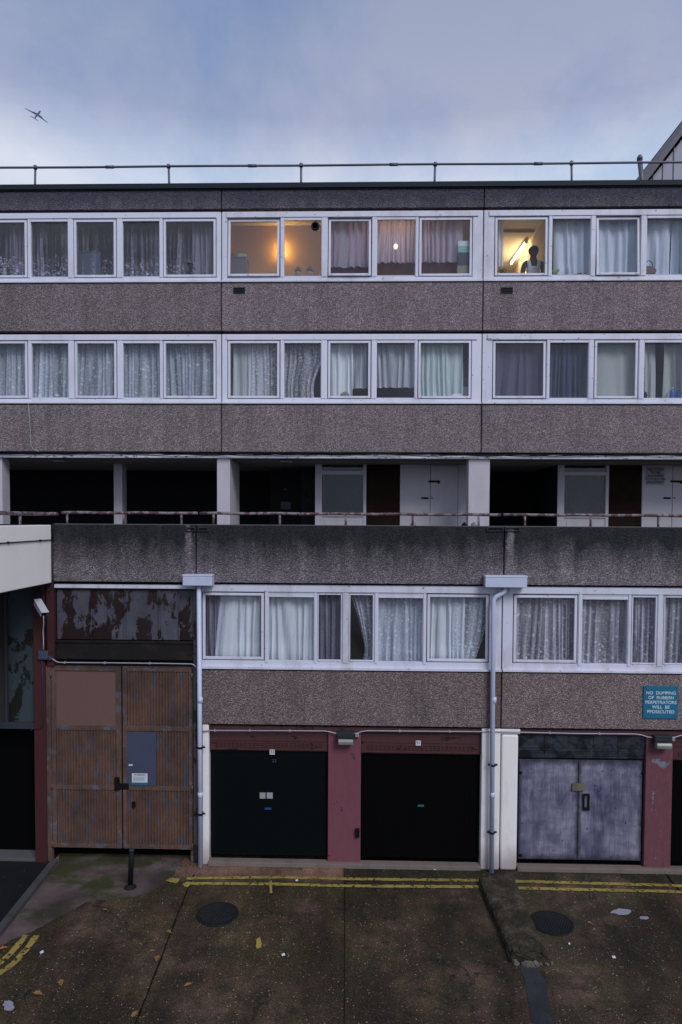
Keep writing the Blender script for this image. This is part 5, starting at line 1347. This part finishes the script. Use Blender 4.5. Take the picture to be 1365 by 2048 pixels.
# room behind the two misted panes: near wall with a lamp
yw = YU+.78
mb = MB(); mb.box(JU[1]+.07, xk-.04, yw, yw+.08, fl3+.002, ceil3-.002); part(mb, 'inner_wall', plain('ochre wall', (.42, .235, .065), .85, var=.08, scale=2))
xl, zl = P(563.5, 498, yw-.14)
r = empty('wall_light', (xl, yw-.12, zl), 'glowing warm wall light half hidden behind the mullion of the left lit window', 'lamp')
mb = MB(); mb.lathe((xl, yw-.16, zl-.1), [(.03, 0), (.055, .03), (.06, .12), (.045, .19), (.02, .21)], 16); mb.build('lamp_shade', emis('warm globe', (1, .66, .26), 14), r)
mb = MB(); mb.box(xl-.03, xl+.03, yw-.12, yw-.001, zl-.12, zl-.08); mb.build('bracket', M['darkgrey'], r, .004)
pl = bpy.data.lights.new('wall_light_glow', 'POINT'); pl.energy = 34; pl.color = (1, .68, .22); pl.shadow_soft_size = .06
po = bpy.data.objects.new('wall_light_glow', pl); COL.objects.link(po); po.location = (xl, yw-.13, zl); glue(po, r)
# hanging bulb behind the pink net
yb2 = YU+1.0; xb2, zb3 = P(792, 493, yb2)
r = empty('pendant_lamp', (xb2, yb2, zb3), 'bare glowing bulb hanging behind the pinkish net curtain', 'lamp')
mb = MB(); mb.ell((xb2, yb2, zb3), (.045, .045, .06)); mb.build('bulb', emis('bulb glow', (1, .74, .42), 8), r)
pl = bpy.data.lights.new('bulb_glow', 'POINT'); pl.energy = 8; pl.color = (1, .66, .46); pl.shadow_soft_size = .05
po = bpy.data.objects.new('bulb_glow', pl); COL.objects.link(po); po.location = (xb2, yb2-.1, zb3); glue(po, r)
mb = MB(); mb.tube([(xb2, yb2, zb3+.05), (xb2, yb2, ceil3-.002)], .006, 6); mb.build('flex', M['lettering'], r)
mb = MB(); mb.box(xk+.04, JU[2]-.07, YU+2.6, YU+2.68, fl3+.002, ceil3-.002); part(mb, 'inner_wall', plain('dusky wall', (.16, .10, .11), .9))
# red brown cloth on the sill behind the pink nets
mb = MB()
x0, x1 = X(655, 540, YU+.3), X(922, 540, YU+.3); z1, z0 = Z(524, YU+.32), Z(560, YU+.3)
rr = random.Random(3); n = 60; rows = []
for j in range(5):
    rows.append([mb.bm.verts.new((x0+(x1-x0)*i/n, YU+.30+.05*j/4*.5+.02*math.sin(i*.8+j), z1+(z0-z1)*j/4+.012*math.sin(i*1.3)*(j == 0))) for i in range(n+1)])
for A, B in zip(rows, rows[1:]):
    for i in range(n): mb.bm.faces.new((A[i], A[i+1], B[i+1], B[i])).smooth = True
mb.build('cafe_curtain', M['c_red'], None, fix=False, label='dark red brown half curtain low behind the pinkish nets', cat='curtain')
# kitchen tube
zt_ = ceil3
def ceilpt(px, py, z):
    d = ray(px, py); t = (z-CAMZ)/d.z; return Vector((d.x*t, d.y*t, z))
a = ceilpt(1052, 486, zt_-.07); b = ceilpt(1023, 527, zt_-.07)
if b.y > YU+5: b = a+(b-a)*((YU+4.9-a.y)/(b.y-a.y))
r = empty('tube_light', tuple((a+b)/2), 'glowing fluorescent tube on the kitchen ceiling behind the standing person', 'ceiling light')
mb = MB(); mb.tube([tuple(a), tuple(b)], .012, 12); mb.build('tube', emis('fluorescent glow', (1, .76, .42), 27), r)
pl = bpy.data.lights.new('tube_glow', 'POINT'); pl.energy = 26; pl.color = (1, .78, .5); pl.shadow_soft_size = .25
po = bpy.data.objects.new('tube_glow', pl); COL.objects.link(po); po.location = (a+b)/2-Vector((0, 0, .45)); glue(po, r)
mb = MB(); d = (b-a).normalized(); s_ = Vector((d.y, -d.x, 0)); up_ = Vector((0, 0, 1))
Tm = Matrix(((s_.x, d.x, 0, a.x), (s_.y, d.y, 0, a.y), (0, 0, 1, a.z), (0, 0, 0, 1)))
mb.box(-.035, .035, -.06, (b-a).length+.06, .028, .068, M=Tm); mb.box(-.03, .03, -.06, -.005, -.025, .028, M=Tm); mb.box(-.03, .03, (b-a).length+.005, (b-a).length+.06, -.025, .028, M=Tm); mb.build('batten', M['pillar'], r)
mb = MB(); mb.box(JU[2]+.07, X(1090, 495, YU+.2), YU+1.10, YU+1.28, ceil3-.05, ceil3-.003); part(mb, 'ceiling_beam', M['ceil'])
# partition between kitchen and next room
mb = MB(); mb.box(X(1096, 495, YU+.2), X(1096, 495, YU+.2)+.05, YU+.112, YU+6.99, fl3+.001, ceil3-.001); part(mb, 'partition', M['warm_wall'])
# shelf with books in the misted room
sx = X(460, 515, YU+.5); sx2 = X(495, 515, YU+.5); sz_ = Z(520, YU+.5)
r = empty('shelf_unit', (sx, YU+.5, fl3), 'low grey cupboard just inside the left lit window', 'cupboard')
mb = MB(); mb.box(sx-.1, sx2, YU+.35, YU+.72, fl3+.1, sz_-.001); mb.build('carcass', M['patch'], r, .004)
mb = MB(); mb.box(sx-.12, sx2+.01, YU+.33, YU+.73, sz_-.0, sz_+.02); mb.build('top', M['patch'], r, .004)
xx = sx
for k, (w_, h_, m_, nm) in enumerate(((.035, .12, 'lettering', 'white'), (.05, .10, 'navy_card', 'navy'), (.03, .11, 'brown_bag', 'brown'))):
    mb = MB(); mb.box(xx, xx+w_, YU+.40, YU+.56, sz_+.021, sz_+.021+h_); mb.build('book', M[m_], None, .003, label='upright '+nm+' book on the grey cupboard in the left lit window', cat='book', group='books on the grey cupboard'); xx += w_+.003
mb = MB(); mb.box(X(478, 512, YU+.5), X(493, 512, YU+.5), YU+.42, YU+.55, sz_+.021, sz_+.12); mb.build('carton', M['teal_card'], None, .004, label='small mint green carton beside the books in the left lit window', cat='carton')
# extractor fan disc in the pane
xf, zf = P(631, 452, YU+.06)
r = empty('extractor_fan', (xf, YU+.06, zf), 'round black extractor fan set in the pane of the lit window', 'fan')
RX = Matrix.Rotation(math.pi/2, 3, 'X')
mb = MB(); mb.lathe((xf, YU+.075, zf), [(.085, -.02), (.09, .0), (.088, .025), (.07, .034), (.01, .036)], 28, M=RX); mb.build('housing', M['black'], r)
mb = MB()
for k in range(5): mb.lathe((xf, YU+.06, zf), [(.075-.014*k, .024), (.075-.014*k, .0265), (.070-.014*k, .0265)], 24, M=RX)
mb.build('grille', M['darkgrey'], r)

# ---- small things on sills
zs3 = Z(552, YU+.16); zs2 = Z(796, YU+.16); ys = YU+.155
for z_, a, b in ((zs3, XL_+.3, XR_-.3), (zs2, XL_+.3, XR_-.3)):
    mb = MB(); mb.box(a, b, YU+.112, YU+.34, z_-.03, z_-.002); part(mb, 'inner_sill', M['pillar'])
mb = MB(); mb.box(xw0+.05, XR_-.3, YL+.112, YL+.34, Z(1324, YL+.16)-.03, Z(1324, YL+.16)-.002); part(mb, 'inner_sill', M['pillar'])
def pot(px, lab, potm='terracotta'):
    x_ = X(px, 545, ys+.02); y_ = ys+.03; r = empty('potted_plant', (x_, y_, zs3), lab, 'plant', 'pots of spiky plants on the lit sill')
    mb = MB(); mb.lathe((x_, y_, zs3), [(.05, 0), (.066, .07), (.07, .085), (.06, .088)], 16); mb.build('pot', M[potm], r)
    mb = MB(); rn = random.Random(px)
    for k in range(90):
        a = rn.uniform(0, 6.28); e_ = rn.uniform(.0, 1.5); l_ = rn.uniform(.09, .125)
        d = Vector((math.cos(a)*math.cos(e_), math.sin(a)*math.cos(e_), math.sin(e_))); c0 = Vector((x_, y_, zs3+.11)); s0 = d.orthogonal().normalized()*.008
        mb.face([tuple(c0-s0), tuple(c0+s0), tuple(c0+d*l_)])
    mb.ell((x_, y_, zs3+.11), (.07, .07, .065)); mb.build('foliage', M['darkleaf'], r)
pot(596, 'left one of two small spiky plants on the lit window sill'); pot(620, 'right and slightly larger spiky plant on the lit window sill')
def bottle(px, py0, row, mat, lab, rad=.03, h=.17, capm='white', y=None, nm='bottle'):
    z0 = {3: zs3, 2: zs2}[row]; y_ = y or ys; x_ = X(px, {3: 545, 2: 790}[row], y_)
    r = empty(nm, (x_, y_, z0), lab, nm, 'bottles on the window sills' if nm == 'bottle' else None)
    mb = MB(); mb.lathe((x_, y_, z0), [(rad*.9, 0), (rad, .01), (rad, h*.6), (rad*.8, h*.72), (rad*.4, h*.82), (rad*.4, h*.9)], 16); mb.build('body', M[mat], r)
    mb = MB(); mb.lathe((x_, y_, z0+h*.9), [(rad*.5, 0), (rad*.5, h*.1)], 12); mb.build('cap', M[capm], r)
bottle(1136, 0, 3, 'clear_plastic', 'pale bottle on the sill by the yellow green toy', .03, .17)
bottle(1291.5, 0, 2, 'black', 'small dark bottle at the left of the parted curtain window', .03, .15, 'lettering')
bottle(1345, 0, 2, 'blue_plastic', 'left blue bottle in front of the parted curtain', .045, .22, 'lettering')
bottle(1358, 0, 2, 'blue_plastic', 'right blue bottle at the edge of the view', .05, .19, 'lettering')
bottle(1336, 0, 2, 'clear_plastic', 'pale short bottle left of the blue ones', .03, .12)
bottle(641, 0, 3, 'lettering', 'small white cup at the right end of the plant sill', .022, .07, nm='cup')
def cartons():
    z = zs3; x0, x1 = X(916, 520, ys), X(941, 520, ys)
    for (a, b, h, m_, lab) in ((-.01, 0, .20, 'tan_card', 'tan box at the foot of the stack in the pink curtain window'), (.0, 0, .27, 'navy_card', 'navy box in the middle of the stack in the pink curtain window'), (.0, 0, .13, 'teal_card', 'mint box second from the top of the stack'), (.0, 0, .11, 'lettering', 'pale box on top of the stack')):
        mb = MB(); mb.box(x0+a, x1, ys-.03, ys+.12, z, z+h-.002); mb.box(x0+a+.02, x0+a+.06, ys-.031, ys-.03, z+.02, z+h*.5)
        mb.build('box', M[m_], None, .004, label=lab, cat='box', group='boxes stacked on the sill'); z += h
cartons()
# handbag
xh, _ = P(1298, 540, ys); r = empty('handbag', (xh, ys, zs3), 'brown leather handbag with a round dark handle on the top row sill', 'handbag')
mb = MB(); mb.prism([(-.15, 0), (.12, 0), (.16, .09), (.06, .17), (-.05, .18), (-.17, .12)], ys-.04, ys+.05, lambda u, v, w_: (xh+u, w_, zs3+v)); mb.build('bag_body', M['brown_bag'], r, .02)
mb = MB(); mb.tube([(xh+.08*math.cos(t), ys, zs3+.17+.12*math.sin(t)) for t in [math.pi*k/12 for k in range(13)]], .009, 8); mb.build('handle', M['black'], r)
# green plant / bag in the kitchen corner
xg = X(1004, 540, ys+.05); r = empty('potted_plant', (xg, ys+.05, zs3), 'bushy green plant in the corner of the kitchen window', 'plant')
mb = MB(); mb.lathe((xg, ys+.05, zs3), [(.04, 0), (.055, .05), (.05, .055)], 14); mb.build('pot', M['darkgrey'], r)
mb = MB(); rn = random.Random(9)
for k in range(160):
    c0 = Vector((xg+rn.gauss(0, .05), ys+.05+rn.gauss(0, .03), zs3+.05+abs(rn.gauss(0, .06)))); d = Vector((rn.gauss(0, 1), rn.gauss(0, .6), rn.gauss(.4, .6))).normalized()*.035; s0 = d.orthogonal().normalized()*.012
    mb.face([tuple(c0), tuple(c0+d*.5+s0), tuple(c0+d), tuple(c0+d*.5-s0)])
mb.build('foliage', M['leafgreen'], r, fix=False)
# yellow green soft toy
xt = X(1111, 542, ys); r = empty('soft_toy', (xt, ys, zs3), 'yellow green woolly soft toy on the sill right of the kitchen window', 'soft toy')
mb = MB(); mb.ell((xt, ys, zs3+.05), (.055, .04, .05)); mb.ell((xt+.045, ys-.01, zs3+.09), (.035, .03, .03)); mb.build('toy_body', M['yellow_green'], r)
mb = MB(); mb.ell((xt-.05, ys, zs3+.09), (.018, .015, .03)); mb.ell((xt+.07, ys-.01, zs3+.11), (.012, .012, .02)); mb.build('ear', M['yellow_green'], r)
xt = X(1162, 549, ys); mb = MB()
for k in range(5): mb.box(xt-.14+.05*k, xt-.10+.055*k, ys-.03, ys+.03, zs3, zs3+.02+.01*(k % 3))
mb.build('trinkets', M['navy_card'], None, .004, label='low row of dark purple trinkets on the sill under the pale curtain', cat='ornament')
# papers and white things, middle row
def crumple(px, py, wd, ht, lab, mat='lettering', row=2):
    x_ = X(px, 785, ys); z0 = zs2 if row == 2 else zs3; rn = random.Random(int(px)); mb = MB()
    bmesh.ops.create_icosphere(mb.bm, subdivisions=2, radius=1, matrix=Matrix.Translation((x_, ys, z0+ht/2)) @ Matrix.Diagonal((wd/2, .04, ht/2, 1)))
    for v in mb.bm.verts: v.co += Vector((rn.uniform(-1, 1)*wd*.06, rn.uniform(-.01, .01), rn.uniform(-1, 1)*ht*.08))
    mb.build('crumpled_paper', M[mat], None, label=lab, cat='paper')
crumple(915, 785, .26, .09, 'crumpled white papers at the foot of the off white curtain', 'cloth_white')
crumple(871, 787, .14, .05, 'flat white bundle left of the crumpled papers', 'cloth_white')
crumple(690, 785, .20, .13, 'bundled pale cloth at the foot of the white curtain', 'tan_card')
mb = MB(); xq = X(931, 760, ys+.1); mb.box(xq-.05, xq+.06, ys+.1, ys+.16, zs2, zs2+.26); mb.build('box', M['cloth_white'], None, .01, label='tall pale box by the right side of the off white curtain', cat='box')
mb = MB(); xq = X(932, 735, ys+.2); mb.box(xq-.06, xq+.06, ys+.2, ys+.3, zs2, zs2+.48); mb.build('box', M['tan_card'], None, .01, label='tan box behind the tall pale box, middle row', cat='box')
# ornaments behind the flowered nets
xo, _ = P(382, 525, ys+.0)
r = empty('folded_umbrella', (xo, ys-.04, zs3), 'dark folded parasol standing behind the last flowered net', 'umbrella')
mb = MB(); mb.lathe((xo, ys-.04, zs3), [(.004, .02), (.012, .05), (.055, .23), (.075, .24), (.02, .27), (.004, .275)], 12); mb.build('canopy', M['black'], r)
mb = MB(); mb.tube([(xo, ys-.04, zs3), (xo, ys-.04, zs3+.31)], .005, 6); mb.build('shaft', M['steel'], r)
x0, x1 = X(158, 520, ys+.1), X(203, 520, ys+.1); zz1, zz0 = Z(502, ys+.1), zs3
r = empty('picture_frame', ((x0+x1)/2, ys+.1, zs3), 'pale thin picture frame standing behind the third flowered net', 'picture frame')
mb = MB(); mb.box(x0, x1, ys+.06, ys+.07, zz1-.02, zz1); mb.box(x0, x0+.02, ys+.06, ys+.07, zz0, zz1-.02); mb.box(x1-.02, x1, ys+.06, ys+.07, zz0, zz1-.02); mb.build('frame', M['patch'], r)
mb = MB(); mb.box(x0+.02, x1-.02, ys+.072, ys+.076, zz0, zz1-.02); mb.build('picture', M['patch'], r)
xo = X(12, 520, ys); r = empty('flower_vase', (xo, ys-.05, zs3), 'vase of pale flowers on the sill at the left edge of the top row', 'vase')
mb = MB(); mb.lathe((xo, ys-.05, zs3), [(.03, 0), (.05, .06), (.03, .14), (.04, .16)], 16); mb.build('vase', M['terracotta'], r)
mb = MB(); rn = random.Random(11)
for k in range(16):
    p = Vector((xo+rn.gauss(0, .07), ys-.05+rn.gauss(0, .02), zs3+.2+rn.uniform(0, .22))); mb.tube([(xo, ys-.05, zs3+.15), tuple(p)], .003, 5); mb.ell(tuple(p), (.022, .015, .02), 8, 6)
mb.build('flowers', M['terracotta'], r)
# small round things hanging behind the walkway rail (padlocks / footballs)
for px_, py_, rad, m_, lab in ((827, 1048, .055, 'steel', 'small grey ball on the walkway by the white cupboard'), (929, 1046, .05, 'black', 'black ball at the foot of the wide white pillar'), (948, 1047, .055, 'steel', 'grey ball against the front of the wide white pillar')):
    x_, z_ = P(px_, py_, YL+.25); mb = MB(); mb.ell((x_, YL+.25, zp+.02), (rad, rad, rad*.9)); mb.lathe((x_, YL+.25, zp+.02+rad*.8), [(rad*.3, 0), (rad*.3, .02)], 10); mb.lathe((x_, YL+.25, zp-.06), [(rad*.4, 0), (rad*.3, .06)], 10)
    mb.build('garden_ball', M[m_], None, label=lab.replace('on the walkway', 'behind the handrail'), cat='ball')

# =================================================================== PERSON
def person():
    yp = YU+.55; xp, ztop = P(1067, 493.5, yp); H = ztop-fl3
    r = empty('person', (xp, yp, fl3), 'person in a white sleeveless vest standing at the lit kitchen window looking down', 'person')
    h = H
    # joints relative: (x, y, z/h, rx, ry)
    J = {
     'pel': (0, 0, .53, .13, .10), 'wai': (0, .0, .62, .115, .085), 'chest': (0, .0, .72, .15, .10), 'sh': (0, .0, .812, .125, .088), 'neck': (0, -.01, .845, .068, .064), 'head0': (0, -.03, .874, .066, .074), 'head1': (0, -.045, .918, .082, .096), 'head2': (0, -.045, .965, .078, .094),
     'lsh': (-.185, 0, .812, .072, .07), 'lel': (-.25, -.05, .635, .05, .05), 'lwr': (-.16, -.24, .565, .028, .028), 'lha': (-.13, -.32, .555, .036, .018),
     'rsh': (.185, 0, .812, .072, .07), 'rel': (.265, .0, .635, .05, .05), 'rwr': (.21, -.20, .56, .028, .028), 'rha': (.18, -.28, .55, .036, .018),
     'lhip': (-.09, 0, .50, .09, .09), 'lkn': (-.10, -.01, .28, .058, .058), 'lan': (-.10, .02, .05, .04, .04), 'lto': (-.11, -.13, .025, .035, .025),
     'rhip': (.09, 0, .50, .09, .09), 'rkn': (.10, -.01, .28, .058, .058), 'ran': (.10, .02, .05, .04, .04), 'rto': (.11, -.13, .025, .035, .025)}
    for s, sg in (('l', 1), ('r', -1)):
        hx, hy, hz = J[s+'ha'][0], J[s+'ha'][1], J[s+'ha'][2]
        for k in range(4):
            J[f'{s}f{k}a'] = (hx+(k-1.5)*.02, hy-.045, hz, .0095, .0095); J[f'{s}f{k}b'] = (hx+(k-1.5)*.022, hy-.075-.008*(k in (1, 2)), hz-.008, .008, .008)
        J[s+'tha'] = (hx+sg*.035, hy+.0, hz, .011, .011); J[s+'thb'] = (hx+sg*.06, hy-.035, hz-.005, .009, .009)
    E = [('pel', 'wai'), ('wai', 'chest'), ('chest', 'sh'), ('sh', 'neck'), ('neck', 'head0'), ('head0', 'head1'), ('head1', 'head2'), ('sh', 'lsh'), ('lsh', 'lel'), ('lel', 'lwr'), ('lwr', 'lha'), ('sh', 'rsh'), ('rsh', 'rel'), ('rel', 'rwr'), ('rwr', 'rha'), ('pel', 'lhip'), ('lhip', 'lkn'), ('lkn', 'lan'), ('lan', 'lto'), ('pel', 'rhip'), ('rhip', 'rkn'), ('rkn', 'ran'), ('ran', 'rto')]
    for s in 'lr':
        for k in range(4): E += [(s+'ha', f'{s}f{k}a'), (f'{s}f{k}a', f'{s}f{k}b')]
        E += [(s+'ha', s+'tha'), (s+'tha', s+'thb')]
    def grow(keys, edges, scale=1.0, add=0.0, root='pel', extra=None, zmax=None):
        me = bpy.data.meshes.new('b'); idx = {k: i for i, k in enumerate(keys)}
        me.from_pydata([(J[k][0], J[k][1], J[k][2]*h) for k in keys], [(idx[a], idx[b]) for a, b in edges], [])
        o = bpy.data.objects.new('b', me); COL.objects.link(o); o.modifiers.new('s', 'SKIN')
        for k in keys:
            v = me.skin_vertices[0].data[idx[k]]; v.radius = (J[k][3]*scale+add, J[k][4]*scale+add); v.use_root = (k == root)
        sb = o.modifiers.new('ss', 'SUBSURF'); sb.levels = 2; sb.render_levels = 2
        dg = bpy.context.evaluated_depsgraph_get(); dg.update(); m2 = bpy.data.meshes.new_from_object(o.evaluated_get(dg)); bpy.data.objects.remove(o); return m2
    keys = list(J.keys()); bmesh_ = grow(keys, E)
    bm = bmesh.new(); bm.from_mesh(bmesh_)
    # face: nose, brow, lips, ears, eyes, chin merged on the head
    hz = .925*h; hy = -.05
    for v in bm.verts:
        if v.co.z > .86*h and abs(v.co.x) < .1:
            if v.co.z > .90*h: v.co.x *= 1.03
    def addell(c, rr): bmesh.ops.create_icosphere(bm, subdivisions=2, radius=1, matrix=Matrix.Translation(c) @ Matrix.Diagonal((*rr, 1)))
    addell((0, hy-.090, hz-.012), (.014, .018, .022)); addell((0, hy-.078, hz+.022), (.045, .014, .010)); addell((0, hy-.083, hz-.045), (.024, .010, .008)); addell((0, hy-.068, hz-.075), (.03, .022, .02))
    for s in (-1, 1): addell((s*.078, hy+.015, hz-.005), (.012, .02, .03)); addell((s*.03, hy-.078, hz+.005), (.012, .008, .007))
    me = bpy.data.meshes.new('body'); bm.to_mesh(me); bm.free()
    for p in me.polygons: p.use_smooth = True
    me.materials.append(M['skin']); o = bpy.data.objects.new('body', me); COL.objects.link(o); o.parent = r; o.location = (0, 0, 0)
    # hair
    mb = MB(); bmesh.ops.create_icosphere(mb.bm, subdivisions=4, radius=1, matrix=Matrix.Translation((0, hy+.012, hz+.045)) @ Matrix.Diagonal((.106, .118, .092, 1)))
    rn = random.Random(2)
    for v in mb.bm.verts: v.co += v.normal*rn.uniform(-.002, .008)
    bmesh.ops.delete(mb.bm, geom=[v for v in mb.bm.verts if v.co.z < hz+.02 and v.co.y < hy-.0], context='VERTS')
    me = bpy.data.meshes.new('hair'); mb.bm.to_mesh(me); mb.bm.free(); me.materials.append(M['hair']); o = bpy.data.objects.new('hair', me); COL.objects.link(o); o.parent = r
    # vest: torso faces of the body lifted off the skin, scooped neck, open arms
    bm = bmesh.new(); bm.from_mesh(bmesh_); bm.normal_update()
    kill = []
    for f in bm.faces:
        c_ = f.calc_center_median(); zz = c_.z/h; ax = abs(c_.x)
        keep = .50 < zz < .835 and ax < (.165 if zz < .74 else .14) and c_.y > -.16
        if zz > .79 and ax < .062: keep = False
        if zz > .765 and c_.y < 0 and ax < .05: keep = False
        if not keep: kill.append(f)
    bmesh.ops.delete(bm, geom=kill, context='FACES')
    for v in bm.verts: v.co += v.normal*.009
    me2 = bpy.data.meshes.new('vest'); bm.to_mesh(me2); bm.free(); me2.materials.append(M['cloth_white'])
    for p in me2.polygons: p.use_smooth = True
    o = bpy.data.objects.new('vest', me2); COL.objects.link(o); o.parent = r
    me = grow(['pel', 'lhip', 'lkn', 'lan', 'rhip', 'rkn', 'ran'], [('pel', 'lhip'), ('lhip', 'lkn'), ('lkn', 'lan'), ('pel', 'rhip'), ('rhip', 'rkn'), ('rkn', 'ran')], 1.0, .018)
    me.materials.append(M['jeans'])
    for p in me.polygons: p.use_smooth = True
    o = bpy.data.objects.new('trousers', me); COL.objects.link(o); o.parent = r
    return xp, yp
xp, yp = person()
# worktop in front of the person
mb = MB(); x0 = JU[2]+.08; x1 = X(1106, 550, YU+.4)
mb.box(x0, x1, YU+.345, YU+.36, fl3+.1, fl3+.86); mb.box(x0, x1, YU+.342, YU+.42, fl3+.861, fl3+.90); mb.build('worktop', M['pillar'], None, .004, label='pale kitchen worktop below the lit kitchen window', cat='worktop')

# =================================================================== AEROPLANE
dist = 1500.0; d0 = ray(75, 230).normalized(); pos = Vector((0, 0, CAMZ))+d0*dist
cf = d0; cr = (ray(76, 230).normalized()-d0).normalized(); cu_ = cr.cross(cf)
if cu_.z < 0: cu_ = -cu_
f_ = (cr*.36+cu_*.33-cf*.87).normalized(); w_v = (cr*.87-cu_*.49+cf*.0); w_v = (w_v-f_*w_v.dot(f_)).normalized(); u_v = w_v.cross(f_)
if u_v.z < 0: u_v = -u_v
RM = Matrix((( f_.x, w_v.x, u_v.x), (f_.y, w_v.y, u_v.y), (f_.z, w_v.z, u_v.z)))
ae = empty('aeroplane', tuple(pos), 'small dark airliner flying high in the cloudy sky at upper left', 'aeroplane')
k = 42/1365*dist*.86      # span
RM4 = RM.to_4x4()
def ab(mb, name):
    bmesh.ops.transform(mb.bm, matrix=Matrix.Translation(pos) @ RM4, verts=mb.bm.verts); mb.build(name, M['plane'], ae)
mb = MB(); Lh = k*.46
mb.tube([(-Lh, 0, Lh*.06), (-Lh*.6, 0, .02*Lh), (-Lh*.2, 0, 0), (Lh*.75, 0, 0), (Lh*.93, 0, -.01*Lh), (Lh, 0, -.02*Lh)], [k*.006, k*.028, k*.036, k*.036, k*.024, k*.006], 14); ab(mb, 'fuselage')
mb = MB()
for s in (-1, 1): mb.prism([(k*.16, s*k*.02), (-k*.04, s*k*.02), (-k*.09, s*k*.25), (-k*.145, s*k*.5), (-k*.115, s*k*.5), (0, s*k*.25)], -k*.004, k*.006, lambda u, v, w_: (u, v, w_+abs(v)*.08-k*.015))
ab(mb, 'wing')
mb = MB()
for s in (-1, 1): mb.prism([(-Lh*.80, s*k*.01), (-Lh*.97, s*k*.01), (-Lh*1.04, s*k*.17), (-Lh*.97, s*k*.17)], k*.018, k*.024, lambda u, v, w_: (u, v, w_))
mb.prism([(-Lh*.72, k*.03), (-Lh*.95, k*.03), (-Lh*1.05, k*.17), (-Lh*.97, k*.17)], -k*.004, k*.004, lambda u, v, w_: (u, w_, v)); ab(mb, 'tail')
mb = MB()
for s in (-1, 1): mb.tube([(k*.14, s*k*.16, -k*.022), (k*.12, s*k*.16, -k*.022), (k*.03, s*k*.16, -k*.022)], [k*.016, k*.02, k*.013], 10)
ab(mb, 'engine')
print('scene built', len(bpy.data.objects))
